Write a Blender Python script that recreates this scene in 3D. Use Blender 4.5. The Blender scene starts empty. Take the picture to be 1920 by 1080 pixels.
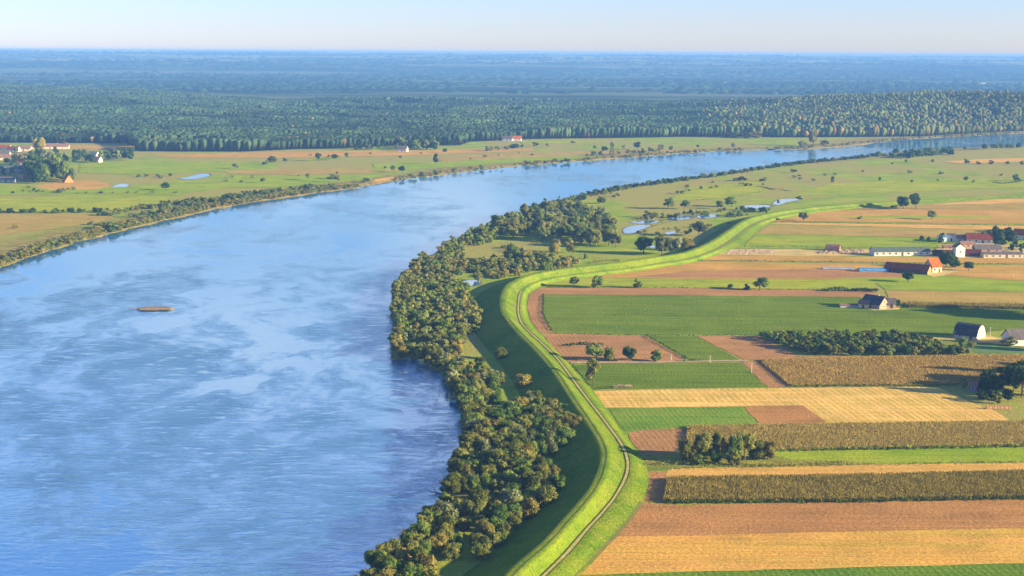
import bpy, bmesh, math, random
import numpy as np
from mathutils import Vector, Matrix

# ------------------------------------------------------------------ camera, sky, sun, exposure
SC = bpy.context.scene
COL = SC.collection
R = math.radians
CAM_H = 120.0
F = 2788.0                      # focal length in pixels of the 1920-wide photograph
PITCH = math.atan((540 - 98) / F)
ROLL = R(0.33)
cam_d = bpy.data.cameras.new('camera')
cam = bpy.data.objects.new('camera', cam_d)
COL.objects.link(cam)
cam_d.sensor_width = 36.0
cam_d.lens = 36.0 * F / 1920.0
cam_d.clip_start = 1.0
cam_d.clip_end = 200000.0
cam.location = (0, 0, CAM_H)
CM = Matrix.Rotation(math.pi / 2 - PITCH, 4, 'X') @ Matrix.Rotation(ROLL, 4, 'Z')
cam.rotation_euler = CM.to_euler()
SC.camera = cam

HAZE_D = 1.08e-4
SUN_EL = 14.0
SUN_V = Vector((1.0, -0.30, 0.0)).normalized()           # towards the sun, on the ground plan
SUN_DIR = Vector((SUN_V.x * math.cos(R(SUN_EL)), SUN_V.y * math.cos(R(SUN_EL)), math.sin(R(SUN_EL))))
w = bpy.data.worlds.new('World'); SC.world = w
w.use_nodes = True
nt = w.node_tree; nt.nodes.clear()
wo = nt.nodes.new('ShaderNodeOutputWorld'); bg = nt.nodes.new('ShaderNodeBackground')
sky = nt.nodes.new('ShaderNodeTexSky'); sky.sky_type = 'NISHITA'
sky.sun_disc = False
sky.sun_elevation = R(SUN_EL)
sky.sun_rotation = math.atan2(SUN_V.x, SUN_V.y)
sky.altitude = 0; sky.air_density = 1.0; sky.dust_density = 0.1; sky.ozone_density = 6.0
# thin high cloud, unseen above the frame, added so the river mirrors a paler sky
tc = nt.nodes.new('ShaderNodeTexCoord'); sx = nt.nodes.new('ShaderNodeSeparateXYZ'); nt.links.new(tc.outputs['Generated'], sx.inputs[0])
mp = nt.nodes.new('ShaderNodeMapping'); mp.inputs['Scale'].default_value = (5, 5, 16); mp.inputs['Location'].default_value = (.62, .1, .35); nt.links.new(tc.outputs['Generated'], mp.inputs[0])
cn = nt.nodes.new('ShaderNodeTexNoise'); cn.inputs['Scale'].default_value = 1.0; cn.inputs['Detail'].default_value = 4; nt.links.new(mp.outputs[0], cn.inputs['Vector'])
cr = nt.nodes.new('ShaderNodeMapRange'); cr.interpolation_type = 'SMOOTHSTEP'; cr.inputs[1].default_value = .34; cr.inputs[2].default_value = .60; nt.links.new(cn.outputs['Fac'], cr.inputs[0])
er = nt.nodes.new('ShaderNodeMapRange'); er.interpolation_type = 'SMOOTHSTEP'; er.inputs[1].default_value = .04; er.inputs[2].default_value = .09; er.inputs[4].default_value = .8; nt.links.new(sx.outputs['Z'], er.inputs[0])
er2 = nt.nodes.new('ShaderNodeMapRange'); er2.interpolation_type = 'SMOOTHSTEP'; er2.inputs[1].default_value = .38; er2.inputs[2].default_value = .14; nt.links.new(sx.outputs['Z'], er2.inputs[0])
cmul = nt.nodes.new('ShaderNodeMath'); cmul.operation = 'MULTIPLY'; nt.links.new(cr.outputs[0], cmul.inputs[0]); nt.links.new(er.outputs[0], cmul.inputs[1])
cmu2 = nt.nodes.new('ShaderNodeMath'); cmu2.operation = 'MULTIPLY'; nt.links.new(cmul.outputs[0], cmu2.inputs[0]); nt.links.new(er2.outputs[0], cmu2.inputs[1])
cmx = nt.nodes.new('ShaderNodeMix'); cmx.data_type = 'RGBA'; cmx.inputs[7].default_value = (6.0, 5.8, 6.0, 1); nt.links.new(cmu2.outputs[0], cmx.inputs[0])
bg.inputs['Strength'].default_value = 0.071
tint = nt.nodes.new('ShaderNodeMix'); tint.data_type = 'RGBA'; tint.blend_type = 'MULTIPLY'; tint.inputs[0].default_value = 1.0
tint.inputs[7].default_value = (1.10, .97, 1.18, 1)          # white balance of the photograph
nt.links.new(sky.outputs[0], tint.inputs[6]); nt.links.new(tint.outputs[2], cmx.inputs[6]); nt.links.new(cmx.outputs[2], bg.inputs[0]); nt.links.new(bg.outputs[0], wo.inputs[0])
sl = bpy.data.lights.new('sun', 'SUN'); so = bpy.data.objects.new('sun', sl); COL.objects.link(so)
sl.energy = 5.0; sl.angle = R(0.5); sl.color = (1.0, 0.82, 0.48)
so.rotation_euler = SUN_DIR.to_track_quat('Z', 'Y').to_euler()
SC.view_settings.view_transform = 'Standard'
SC.view_settings.look = 'None'
SC.view_settings.exposure = 1.78
SC.view_settings.gamma = 1.0
SC.cycles.max_bounces = 6
SC.cycles.diffuse_bounces = 2
SC.cycles.transparent_max_bounces = 8
SC.cycles.volume_bounces = 0
SC.cycles.caustics_reflective = False

# ------------------------------------------------------------------ helpers
CM3 = CM.to_3x3()
def ray(px, py):
    return (CM3 @ Vector((px - 960, 540 - py, -F))).normalized()
def at(px, py, z=0.0):
    """ground position seen at pixel (px, py) of the 1920x1080 photograph, at height z"""
    d = ray(px, py)
    t = (z - CAM_H) / d.z
    return Vector((d.x * t, d.y * t, z))
def pol(pts, z=0.0):
    return np.array([at(x, y, z)[:2] for x, y in pts])
def ppm(p):
    """photo pixels per metre at world point p"""
    return F / math.hypot(p[1], CAM_H)
rnd = random.Random(5)

def hashn(ix, iy, s):
    h = (ix * 374761393 + iy * 668265263 + s * 1442695041) & 0x7fffffff
    h = ((h ^ (h >> 13)) * 1274126177) & 0x7fffffff
    return ((h ^ (h >> 16)) & 0xffff) / 65535.0
def vnoise(x, y, s=0):
    ix = np.floor(x).astype(np.int64); iy = np.floor(y).astype(np.int64)
    fx = x - ix; fy = y - iy
    fx = fx * fx * (3 - 2 * fx); fy = fy * fy * (3 - 2 * fy)
    a = hashn(ix, iy, s); b = hashn(ix + 1, iy, s); c = hashn(ix, iy + 1, s); d = hashn(ix + 1, iy + 1, s)
    return (a * (1 - fx) + b * fx) * (1 - fy) + (c * (1 - fx) + d * fx) * fy
def fbm(x, y, s=0, o=3):
    t = 0; am = .5
    for k in range(o):
        t = t + am * vnoise(x, y, s + k); x = x * 2.03; y = y * 2.03; am *= .5
    return t / (1 - .5 ** o)
def sstep(a, b, x):
    t = np.clip((x - a) / (b - a), 0, 1)
    return t * t * (3 - 2 * t)
def inside(poly, X, Y):
    n = len(poly); r = np.zeros(np.shape(X), bool)
    j = n - 1
    for i in range(n):
        xi, yi = poly[i]; xj, yj = poly[j]
        if yi != yj:
            c = ((yi > Y) != (yj > Y)) & (X < (xj - xi) * (Y - yi) / (yj - yi) + xi)
            r ^= c
        j = i
    return r
def segdist(poly, X, Y, closed=True):
    n = len(poly); d = np.full(np.shape(X), 1e18)
    for i in range(n if closed else n - 1):
        ax, ay = poly[i]; bx, by = poly[(i + 1) % n]
        vx, vy = bx - ax, by - ay; L = vx * vx + vy * vy + 1e-9
        t = np.clip(((X - ax) * vx + (Y - ay) * vy) / L, 0, 1)
        d = np.minimum(d, (X - ax - t * vx) ** 2 + (Y - ay - t * vy) ** 2)
    return np.sqrt(d)
def smooth(pts, n=6):
    """Catmull-Rom through a list of points"""
    P = [np.array(p, float) for p in pts]
    P = [2 * P[0] - P[1]] + P + [2 * P[-1] - P[-2]]
    out = []
    for i in range(1, len(P) - 2):
        for k in range(n):
            t = k / n
            out.append(.5 * ((2 * P[i]) + (-P[i-1] + P[i+1]) * t + (2*P[i-1] - 5*P[i] + 4*P[i+1] - P[i+2]) * t * t
                             + (-P[i-1] + 3*P[i] - 3*P[i+1] + P[i+2]) * t ** 3))
    out.append(P[-2])
    return np.array(out)

def mesh_np(name, V, Fc, col=None, attr='tint', smooth_=False):
    """V (n,3); Fc list of (m,k) index arrays or one array; col (n,) or (n,3)"""
    me = bpy.data.meshes.new(name)
    if not isinstance(Fc, list): Fc = [Fc]
    V = np.asarray(V, np.float32)
    me.vertices.add(len(V)); me.vertices.foreach_set('co', V.ravel())
    loops = np.concatenate([f.ravel() for f in Fc]).astype(np.int32)
    tot = np.concatenate([np.full(len(f), f.shape[1]) for f in Fc]).astype(np.int32)
    st = np.concatenate([[0], np.cumsum(tot)[:-1]]).astype(np.int32)
    me.loops.add(len(loops)); me.loops.foreach_set('vertex_index', loops)
    me.polygons.add(len(tot)); me.polygons.foreach_set('loop_start', st); me.polygons.foreach_set('loop_total', tot)
    me.polygons.foreach_set('use_smooth', np.full(len(tot), bool(smooth_)))
    if col is not None:
        col = np.asarray(col, np.float32)
        if col.ndim == 1:
            a = me.attributes.new(attr, 'FLOAT', 'POINT'); a.data.foreach_set('value', col)
        else:
            a = me.attributes.new(attr, 'FLOAT_COLOR', 'POINT')
            c4 = np.ones((len(V), 4), np.float32); c4[:, :3] = col
            a.data.foreach_set('color', c4.ravel())
    me.update(calc_edges=True)
    return me
def link(name, me, mat=None, parent=None, label=None, cat=None, group=None, kind=None, loc=None, rz=None):
    if mat is not None and me is not None and len(me.materials) == 0: me.materials.append(mat)
    o = bpy.data.objects.new(name, me); COL.objects.link(o)
    if parent is not None: o.parent = parent
    if loc is not None: o.location = loc
    if rz is not None: o.rotation_euler = (0, 0, rz)
    if label: o['label'] = label
    if cat: o['category'] = cat
    if group: o['group'] = group
    if kind: o['kind'] = kind
    return o
def struct(name, me, mat, label=None, cat=None, kind='structure'):
    return link(name, me, mat, label=label, cat=cat, kind=kind)

# ------------------------------------------------------------------ materials
def nodes(m):
    m.use_nodes = True; n = m.node_tree; n.nodes.clear(); return n
def N(n, t, **kw):
    x = n.nodes.new(t)
    for k, v in kw.items():
        if k in ('op',): x.operation = v
        elif hasattr(x, k) and not isinstance(v, (list,)): setattr(x, k, v)
    return x
def base_mat(name, rough=0.9, spec=0.0):
    m = bpy.data.materials.new(name); n = nodes(m)
    o = n.nodes.new('ShaderNodeOutputMaterial'); b = n.nodes.new('ShaderNodeBsdfPrincipled')
    b.inputs['Roughness'].default_value = rough
    b.inputs['Specular IOR Level'].default_value = spec
    n.links.new(b.outputs[0], o.inputs[0])
    return m, n, b
def mapping(n, scale, rot=0.0):
    g = n.nodes.new('ShaderNodeNewGeometry'); mp = n.nodes.new('ShaderNodeMapping')
    mp.vector_type = 'POINT'
    n.links.new(g.outputs['Position'], mp.inputs[0])
    mp.inputs['Scale'].default_value = scale; mp.inputs['Rotation'].default_value = (0, 0, rot)
    return mp.outputs[0]
def noise(n, vec, scale=1.0, detail=3.0, rough=0.55):
    t = n.nodes.new('ShaderNodeTexNoise'); n.links.new(vec, t.inputs['Vector'])
    t.inputs['Scale'].default_value = scale; t.inputs['Detail'].default_value = detail; t.inputs['Roughness'].default_value = rough
    return t.outputs['Fac']
def ramp(n, fac, stops):
    r = n.nodes.new('ShaderNodeValToRGB'); n.links.new(fac, r.inputs[0])
    el = r.color_ramp.elements
    while len(el) < len(stops): el.new(0.5)
    for e, (p, c) in zip(el, stops):
        e.position = p; e.color = (*c, 1) if len(c) == 3 else c
    return r.outputs[0]
def mix(n, fac, a, b, mode='MIX'):
    m = n.nodes.new('ShaderNodeMix'); m.data_type = 'RGBA'; m.blend_type = mode
    if isinstance(fac, (int, float)): m.inputs[0].default_value = fac
    else: n.links.new(fac, m.inputs[0])
    for v, s in ((a, m.inputs[6]), (b, m.inputs[7])):
        if isinstance(v, (tuple, list)): s.default_value = (*v, 1)
        else: n.links.new(v, s)
    return m.outputs[2]
def mathn(n, op, a, b=None):
    m = n.nodes.new('ShaderNodeMath'); m.operation = op
    for v, s in ((a, m.inputs[0]), (b, m.inputs[1])):
        if v is None: continue
        if isinstance(v, (int, float)): s.default_value = v
        else: n.links.new(v, s)
    return m.outputs[0]
def bump(n, b, h, strength=0.5, dist=1.0):
    u = n.nodes.new('ShaderNodeBump'); u.inputs['Strength'].default_value = strength; u.inputs['Distance'].default_value = dist
    n.links.new(h, u.inputs['Height']); n.links.new(u.outputs[0], b.inputs['Normal'])

def _g(c, k): return (min(.85, c[0] * k), min(.85, c[1] * k), min(.85, c[2] * k * (.62 if c[0] > c[1] else .8)))
def field_mat(name, c1, c2, c3=None, rows=None, row_w=1.5, row_amt=0.5, row_col=None, streak=0.0, bmp=0.25, patch=0.02, warm=None, vis=0.0):
    """c1..c2 in broad patches, c3 fine speckle, rows = direction angle (deg from +X) of drilled rows"""
    k_ = 1.5 if c1[0] > c1[1] else 1.3
    c1 = _g(c1, k_); c2 = _g(c2, k_); c3 = _g(c3 or c2, k_); row_amt *= (.9 if row_col and c1[0] > .6 else .30)
    if row_col: row_col = _g(row_col, k_)
    m, n, b = base_mat(name)
    v1 = mapping(n, (1, 1, 1))
    big = noise(n, v1, patch, 3, .6)
    c = ramp(n, big, [(0.38, c1), (0.62, c2)])
    st = noise(n, mapping(n, (0.012, 0.16, 1), R(-streak)), 1.0, 4, .62)
    c = mix(n, mathn(n, 'MULTIPLY', ramp(n, st, [(.40, (0, 0, 0)), (.62, (1, 1, 1))]), .7), c, c3 or c2)
    st2 = noise(n, mapping(n, (.02, 1.1, 1), R(-streak)), 1.0, 3, .6)
    c = mix(n, 1.0, c, ramp(n, st2, [(.34, (.86, .86, .84)), (.66, (1.12, 1.12, 1.12))]), 'MULTIPLY')
    dmp = noise(n, v1, .055, 5, .7)
    c = mix(n, 1.0, c, ramp(n, dmp, [(.34, (.80, .84, .80)), (.5, (1, 1, 1)), (.66, (1.10, 1.08, 1.0))]), 'MULTIPLY')
    fine = noise(n, v1, .9, 5, .7)
    hgt = fine
    c = mix(n, 1.0, c, ramp(n, fine, [(.32, (.74, .74, .74)), (.68, (1.22, 1.22, 1.22))]), 'MULTIPLY')
    if rows is not None:
        for k, (rw, am) in enumerate(((row_w, row_amt), (row_w * 3.7, row_amt * .6))):
            wv = n.nodes.new('ShaderNodeTexWave'); wv.wave_type = 'BANDS'; wv.bands_direction = 'Y'
            n.links.new(mapping(n, (1, 1, 1), R(-rows)), wv.inputs['Vector'])
            wv.inputs['Scale'].default_value = 0.314 / rw
            wv.inputs['Distortion'].default_value = 1.2; wv.inputs['Detail'].default_value = 2
            wv.inputs['Detail Scale'].default_value = .25 * rw
            brk = noise(n, mapping(n, (.02, .25, 1), R(-rows)), 1.0, 3, .6)
            msk = mathn(n, 'MULTIPLY', ramp(n, wv.outputs['Fac'], [(.45, (0, 0, 0)), (.75, (1, 1, 1))]),
                        mathn(n, 'MULTIPLY', ramp(n, brk, [(.36, (0, 0, 0)), (.60, (1, 1, 1))]), am))
            c = mix(n, msk, c, row_col or c3 or c1)
            if k == 0: hgt = mathn(n, 'ADD', fine, mathn(n, 'MULTIPLY', wv.outputs['Fac'], -.10))
    n.links.new(c, b.inputs['Base Color'])
    bump(n, b, hgt, 1.0, bmp)
    return m

def leaf_mat(name, dark, mid, light, trans=0.25):
    m = bpy.data.materials.new(name); n = nodes(m)
    o = n.nodes.new('ShaderNodeOutputMaterial')
    a = n.nodes.new('ShaderNodeAttribute'); a.attribute_name = 'tint'
    oi = n.nodes.new('ShaderNodeObjectInfo')
    f = mathn(n, 'ADD', a.outputs['Fac'], mathn(n, 'MULTIPLY', mathn(n, 'SUBTRACT', oi.outputs['Random'], .5), .42))
    c = ramp(n, f, [(.12, dark), (.5, mid), (.9, light)])
    d = n.nodes.new('ShaderNodeBsdfDiffuse'); t = n.nodes.new('ShaderNodeBsdfTranslucent')
    n.links.new(c, d.inputs[0]); n.links.new(c, t.inputs[0])
    s = n.nodes.new('ShaderNodeMixShader'); s.inputs[0].default_value = trans
    n.links.new(d.outputs[0], s.inputs[1]); n.links.new(t.outputs[0], s.inputs[2]); n.links.new(s.outputs[0], o.inputs[0])
    return m
def plain(name, c, rough=.8, var=.25, scale=1.2, spec=.05, c2=None):
    m, n, b = base_mat(name, rough, spec)
    fn = noise(n, mapping(n, (1, 1, 1)), scale, 4, .65)
    if c2 is None: cc = mix(n, 1.0, c, ramp(n, fn, [(.3, (1 - var,) * 3), (.7, (1 + var,) * 3)]), 'MULTIPLY')
    else: cc = ramp(n, fn, [(.35, c), (.65, c2)])
    n.links.new(cc, b.inputs['Base Color'])
    return m

GREEN_LUSH = (.075, .165, .012)
# ------------------------------------------------------------------ river outline (seen from above), dike lines
BANK_E = [(600,1210),(690,1085),(745,1035),(790,1000),(812,955),(838,925),(848,885),(867,850),(872,800),(862,765),(848,735),(832,705),(800,682),(768,668),
          (738,672),(736,600),(738,552),(762,522),(790,492),(820,470),(852,450),(930,416),(1000,397),(1060,377),(1100,362),(1160,351),(1250,338),(1350,325),
          (1440,311),(1500,303),(1600,295),(1650,289),(1720,283),(1800,278),(1920,273),(2250,262)]
BANK_W = [(2250,240),(1920,250),(1800,256),(1730,260),(1660,265),(1620,271),(1560,277),(1500,280),(1400,282),(1300,286),(1200,294),(1100,302),(1000,309),(900,319),
          (820,329),(740,339),(680,351),(600,361),(520,373),(420,389),(330,409),(260,426),(200,441),(120,463),(60,483),(0,502),(-150,552),(-420,650),(-800,830)]
WL = -1.2
RB_E = smooth(pol(BANK_E, WL), 4); RB_W = smooth(pol(BANK_W, WL), 4)
# roughen the banks a little so they are not ruled lines
def rough_line(P, amp, s):
    out = []
    for i in range(len(P) - 1):
        a, b = P[i], P[i + 1]; L = np.linalg.norm(b - a); k = max(1, int(L / 6))
        for j in range(k):
            q = a + (b - a) * j / k
            out.append(q)
    out = np.array(out + [P[-1]])
    nx = fbm(out[:, 0] / 14, out[:, 1] / 14, s) - .5; ny = fbm(out[:, 0] / 14 + 50, out[:, 1] / 14, s + 9) - .5
    return out + amp * np.stack([nx, ny], 1)
RB_E = rough_line(RB_E, 5, 3); RB_W = rough_line(RB_W, 11, 5)
RIVER = np.vstack([[[-90, -300], [-60, 120]], RB_E, RB_W, [[-700, 250], [-700, -300]]])

CREST = [(800,1230),(870,1160),(945,1080),(968,1054),(1017,1017),(1060,967),(1097,927),(1118,890),(1127,853),(1120,828),(1103,800),(1083,770),(1063,740),(1043,708),
         (1018,675),(990,645),(960,615),(941,587),(938,560),(947,536),(967,523),(1000,512),(1067,501),(1167,490),(1233,480),(1280,473),(1330,453),(1363,432),(1397,410),
         (1440,397),(1500,387),(1600,377),(1750,367),(1920,356),(2250,340)]
TOE = [(980,1200),(1083,1076),(1113,1045),(1157,1005),(1185,970),(1202,943),(1214,915),(1213,880),(1202,853),(1180,835),(1160,805),(1140,770),(1113,735),(1095,712),
       (1067,683),(1033,647),(1010,623),(993,600),(987,573),(993,550),(1013,533),(1067,518),(1100,510),(1200,499),(1290,489),(1347,477),(1393,458),(1415,437),(1442,418),
       (1500,402),(1560,393),(1700,382),(1863,372),(2250,352)]
TRACK = [(930,1190),(1027,1073),(1080,1017),(1123,967),(1157,927),(1177,887),(1175,853),(1157,820),(1137,793),(1113,763),(1090,733),(1070,707),(1043,670),(1013,640),
         (987,618),(974,597),(972,573),(978,543)]
DK_H = 5.0
crest = smooth(pol(CREST, DK_H), 6); toe = smooth(pol(TOE, 0), 6); track = smooth(pol(TRACK, 1.9), 6)
# resample the crest evenly
def resample(P, step):
    d = np.r_[0, np.cumsum(np.linalg.norm(np.diff(P, axis=0), axis=1))]
    s = np.arange(0, d[-1], step)
    return np.stack([np.interp(s, d, P[:, k]) for k in (0, 1)], 1)
crest = resample(crest, 4.0)
for _ in range(6): crest[1:-1] = (crest[:-2] + 2 * crest[1:-1] + crest[2:]) / 4
tg = np.gradient(crest, axis=0); tg /= np.linalg.norm(tg, axis=1)[:, None]
nrm = np.stack([tg[:, 1], -tg[:, 0]], 1)            # to the landward side
def hit(line, lo, hi):
    W = np.full(len(crest), np.nan)
    for i, (p, nn) in enumerate(zip(crest, nrm)):
        for a, b in zip(line[:-1], line[1:]):
            e = b - a; M = np.array([[nn[0], -e[0]], [nn[1], -e[1]]])
            dt = np.linalg.det(M)
            if abs(dt) < 1e-9: continue
            t, u = np.linalg.solve(M, a - p)
            if 0 <= u <= 1 and lo < t < hi and (np.isnan(W[i]) or t < W[i]): W[i] = t
    ok = ~np.isnan(W)
    W = np.interp(np.arange(len(W)), np.where(ok)[0], W[ok])
    for _ in range(25): W[1:-1] = (W[:-2] + 2 * W[1:-1] + W[2:]) / 4
    return W
w_toe = hit(toe, 9, 45); w_trk = hit(track, 4, 40)
w_trk = np.minimum(w_trk, w_toe - 3.2)
last_t = len(track)
fade = sstep(980, 1350, crest[:, 1])               # the dike flattens out far away
DKZ = DK_H * (1 - .75 * fade)

# ------------------------------------------------------------------ terrain
def px_a(x, y):                                     # plan direction X/Y of a photo column
    p = at(x, y); return p.x / p.y
FE = [(-500,262),(0,268),(235,269),(262,284),(450,285),(560,280),(640,279),(755,272),(862,273),(880,266),(1000,261),(1060,260),(1180,259),(1280,257),(1420,257),(1500,258),
      (1640,257),(1730,256),(1800,252),(1920,246),(2300,234)]
FE_a = np.array([px_a(*p) for p in FE]); FE_Y = np.array([at(*p).y for p in FE])
RG = [(-600,3900,14),(0,3900,14),(250,3700,9),(530,3300,1),(700,3300,4),(900,3300,2),(1050,3300,0),(1200,3200,7),(1400,2950,17),(1600,2750,30),(1800,2560,40),(1920,2500,43),(2300,2850,44)]
RG_a = np.array([px_a(x, 300) for x, *_ in RG]); RG_Y = np.array([r[1] for r in RG], float); RG_z = np.array([r[2] for r in RG], float)
def forest_z(X, Y):
    a = X / np.maximum(Y, 1)
    fe = np.interp(a, FE_a, FE_Y) + 10; ry = np.interp(a, RG_a, RG_Y); rz = np.interp(a, RG_a, RG_z)
    t = np.clip((Y - fe) / (ry - fe), 0, 1)
    z = rz * t ** 0.85 + 5 * (fbm(X / 260, Y / 260, 31) - .5) * sstep(0, .25, t) * 2
    return z * (1 - sstep(0, 1100, Y - ry - 150))
def far_z(X, Y):
    edge = 1400 * (fbm(X / 3000, Y / 9000, 49, 3) - .5); t = .62 * sstep(7600, 10200, Y + edge) + .38 * sstep(10200, 14500, Y + edge); n1 = fbm(X / 2600, Y / 1100, 40, 4)
    z = 92 * t + 44 * (n1 - .5) * sstep(6500, 9500, Y) + 16 * sstep(12500, 16500, Y)
    z = z + 8 * fbm(X / 70, Y / 200, 44, 3) * sstep(4700, 7000, Y)
    z = np.where(z > 88, 88 + (12 + 12 * fbm(X / 1400, Y / 6000, 47, 3)) * (1 - np.exp(-(z - 88) / 18)), z)
    return z
print('terrain')
aa = np.r_[np.linspace(-1.5, -.43, 34), np.linspace(-.42, .42, 720), np.linspace(.43, 1.5, 34)]
yy = np.r_[np.arange(-400, 150, 25.0), 150 * np.exp(np.arange(0, math.log(18500 / 150), .0043))]
A, YY = np.meshgrid(aa, yy)
XX = A * np.maximum(YY, 260)
dR = segdist(RIVER[::2], XX.ravel(), YY.ravel()).reshape(XX.shape) if False else None
nearm = YY < 3300
sd = np.full(XX.shape, 500.0)
xs, ys = XX[nearm], YY[nearm]
ins = inside(RIVER, xs, ys)
RVd = RIVER[::3]
dd = np.sqrt(1e9) * np.ones(xs.shape)
# distance only matters close to the bank: test coarse segments
dd = segdist(RVd, xs, ys)
dd = np.where(ins, -dd, dd)
sd[nearm] = dd
Z = np.zeros(XX.shape)
bankw = np.where(XX < 0, 9.0, 6.0)
Z = np.where(sd < 12, -1.2 + 1.25 * np.clip(sd / bankw, 0, 1) ** .7, Z)
Z = np.where(sd <= 0, -1.2 + np.maximum(sd * .35, -2.5), Z)
Z = np.minimum(Z, 0.0)
isl = at(288, 579, WL)
ie = ((XX - isl.x - 1) / 8.0) ** 2 + ((YY - isl.y) / 4.6) ** 2
ie = ie + .9 * (fbm(XX / 2.5, YY / 4.0, 77) - .5)
Z = np.where(ie < 1, -.80, Z); Z = np.where((ie >= 1) & (ie < 2.2), np.maximum(Z, -.80 - (ie - 1) * 1.4), Z)
Z = Z + np.where(YY > 1500, forest_z(XX, YY) + far_z(XX, YY), 0)
# zone colour: R bare sandy bank, G wood floor / far wood, B dry grass
bankn = fbm(XX / 22, YY / 40, 11); west = np.where(RIVER is not None, 1, 1) * (XX < np.interp(YY, [0, 300, 600, 900, 1200, 1500, 1800, 2300], [-60, -60, -120, -60, 0, 150, 520, 1500]))
sandw = np.where(west > 0, sstep(64, 14, sd + 40 * (bankn - .5)) * sstep(.22, .5, fbm(XX / 9, YY / 18, 13) + .12), sstep(7, 1, sd) * .5)
sandw = np.where(ie < 2.2, 1, sandw)
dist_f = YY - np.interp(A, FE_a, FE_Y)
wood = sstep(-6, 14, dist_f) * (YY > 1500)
farp = fbm(XX / 420, YY / 420, 60, 3); light = .55 * sstep(.63, .69, farp) * sstep(6500, 8500, YY)
light = np.maximum(light, .75 * sstep(.63, .68, fbm(XX / 600, YY / 420, 66, 3)) * sstep(8800, 9600, YY))
wood = wood * (1 - light)
dry = sstep(.42, .62, fbm(XX / 60, YY / 130, 17)) * .85 + .5 * sstep(.5, .75, fbm(XX / 13, YY / 26, 21))
dry = np.where((YY > 5000) & (light > .1), 1.3, dry)
beyond = sstep(9300, 10400, YY + 1400 * (fbm(XX / 3000, YY / 9000, 49, 3) - .5))
l2 = .75 * sstep(.44, .56, fbm(XX / 520, YY / 300, 93, 4)) * beyond
wood = np.where(YY > 5000, (1 - l2) * (1 - light * (.25 + .75 * beyond)), wood)
ZC = np.stack([sandw, wood, np.clip(dry, 0, 1.3)], -1)
nr, nc = XX.shape
idx = np.arange(nr * nc).reshape(nr, nc)
Fq = np.stack([idx[:-1, :-1], idx[:-1, 1:], idx[1:, 1:], idx[1:, :-1]], -1).reshape(-1, 4)
gme = mesh_np('ground', np.stack([XX, YY, Z], -1).reshape(-1, 3), Fq, ZC.reshape(-1, 3), 'zone', True)
gm, n, b = base_mat('meadow and soil', .95, 0)
at_ = n.nodes.new('ShaderNodeAttribute'); at_.attribute_name = 'zone'
sp = n.nodes.new('ShaderNodeSeparateColor'); n.links.new(at_.outputs['Color'], sp.inputs[0])
v1 = mapping(n, (1, 1, 1))
nf = noise(n, v1, .7, 5, .7); nm = noise(n, v1, .035, 4, .6)
gr = ramp(n, nm, [(.34, (.19, .28, .022)), (.55, (.28, .35, .030)), (.72, (.38, .38, .045))])
gr = mix(n, sp.outputs[2], gr, (.33, .29, .07))
sa = ramp(n, noise(n, v1, .15, 4, .7), [(.35, (.15, .15, .035)), (.5, (.25, .20, .055)), (.68, (.42, .29, .11))])
c = mix(n, sp.outputs[0], gr, sa)
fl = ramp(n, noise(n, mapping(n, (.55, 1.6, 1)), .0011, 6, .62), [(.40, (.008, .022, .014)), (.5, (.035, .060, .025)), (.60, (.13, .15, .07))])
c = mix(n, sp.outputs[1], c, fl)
c = mix(n, 1.0, c, ramp(n, nf, [(.3, (.72,) * 3), (.7, (1.25,) * 3)]), 'MULTIPLY')
n.links.new(c, b.inputs['Base Color']); bump(n, b, nf, 1.0, .45)
struct('ground', gme, gm)

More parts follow.
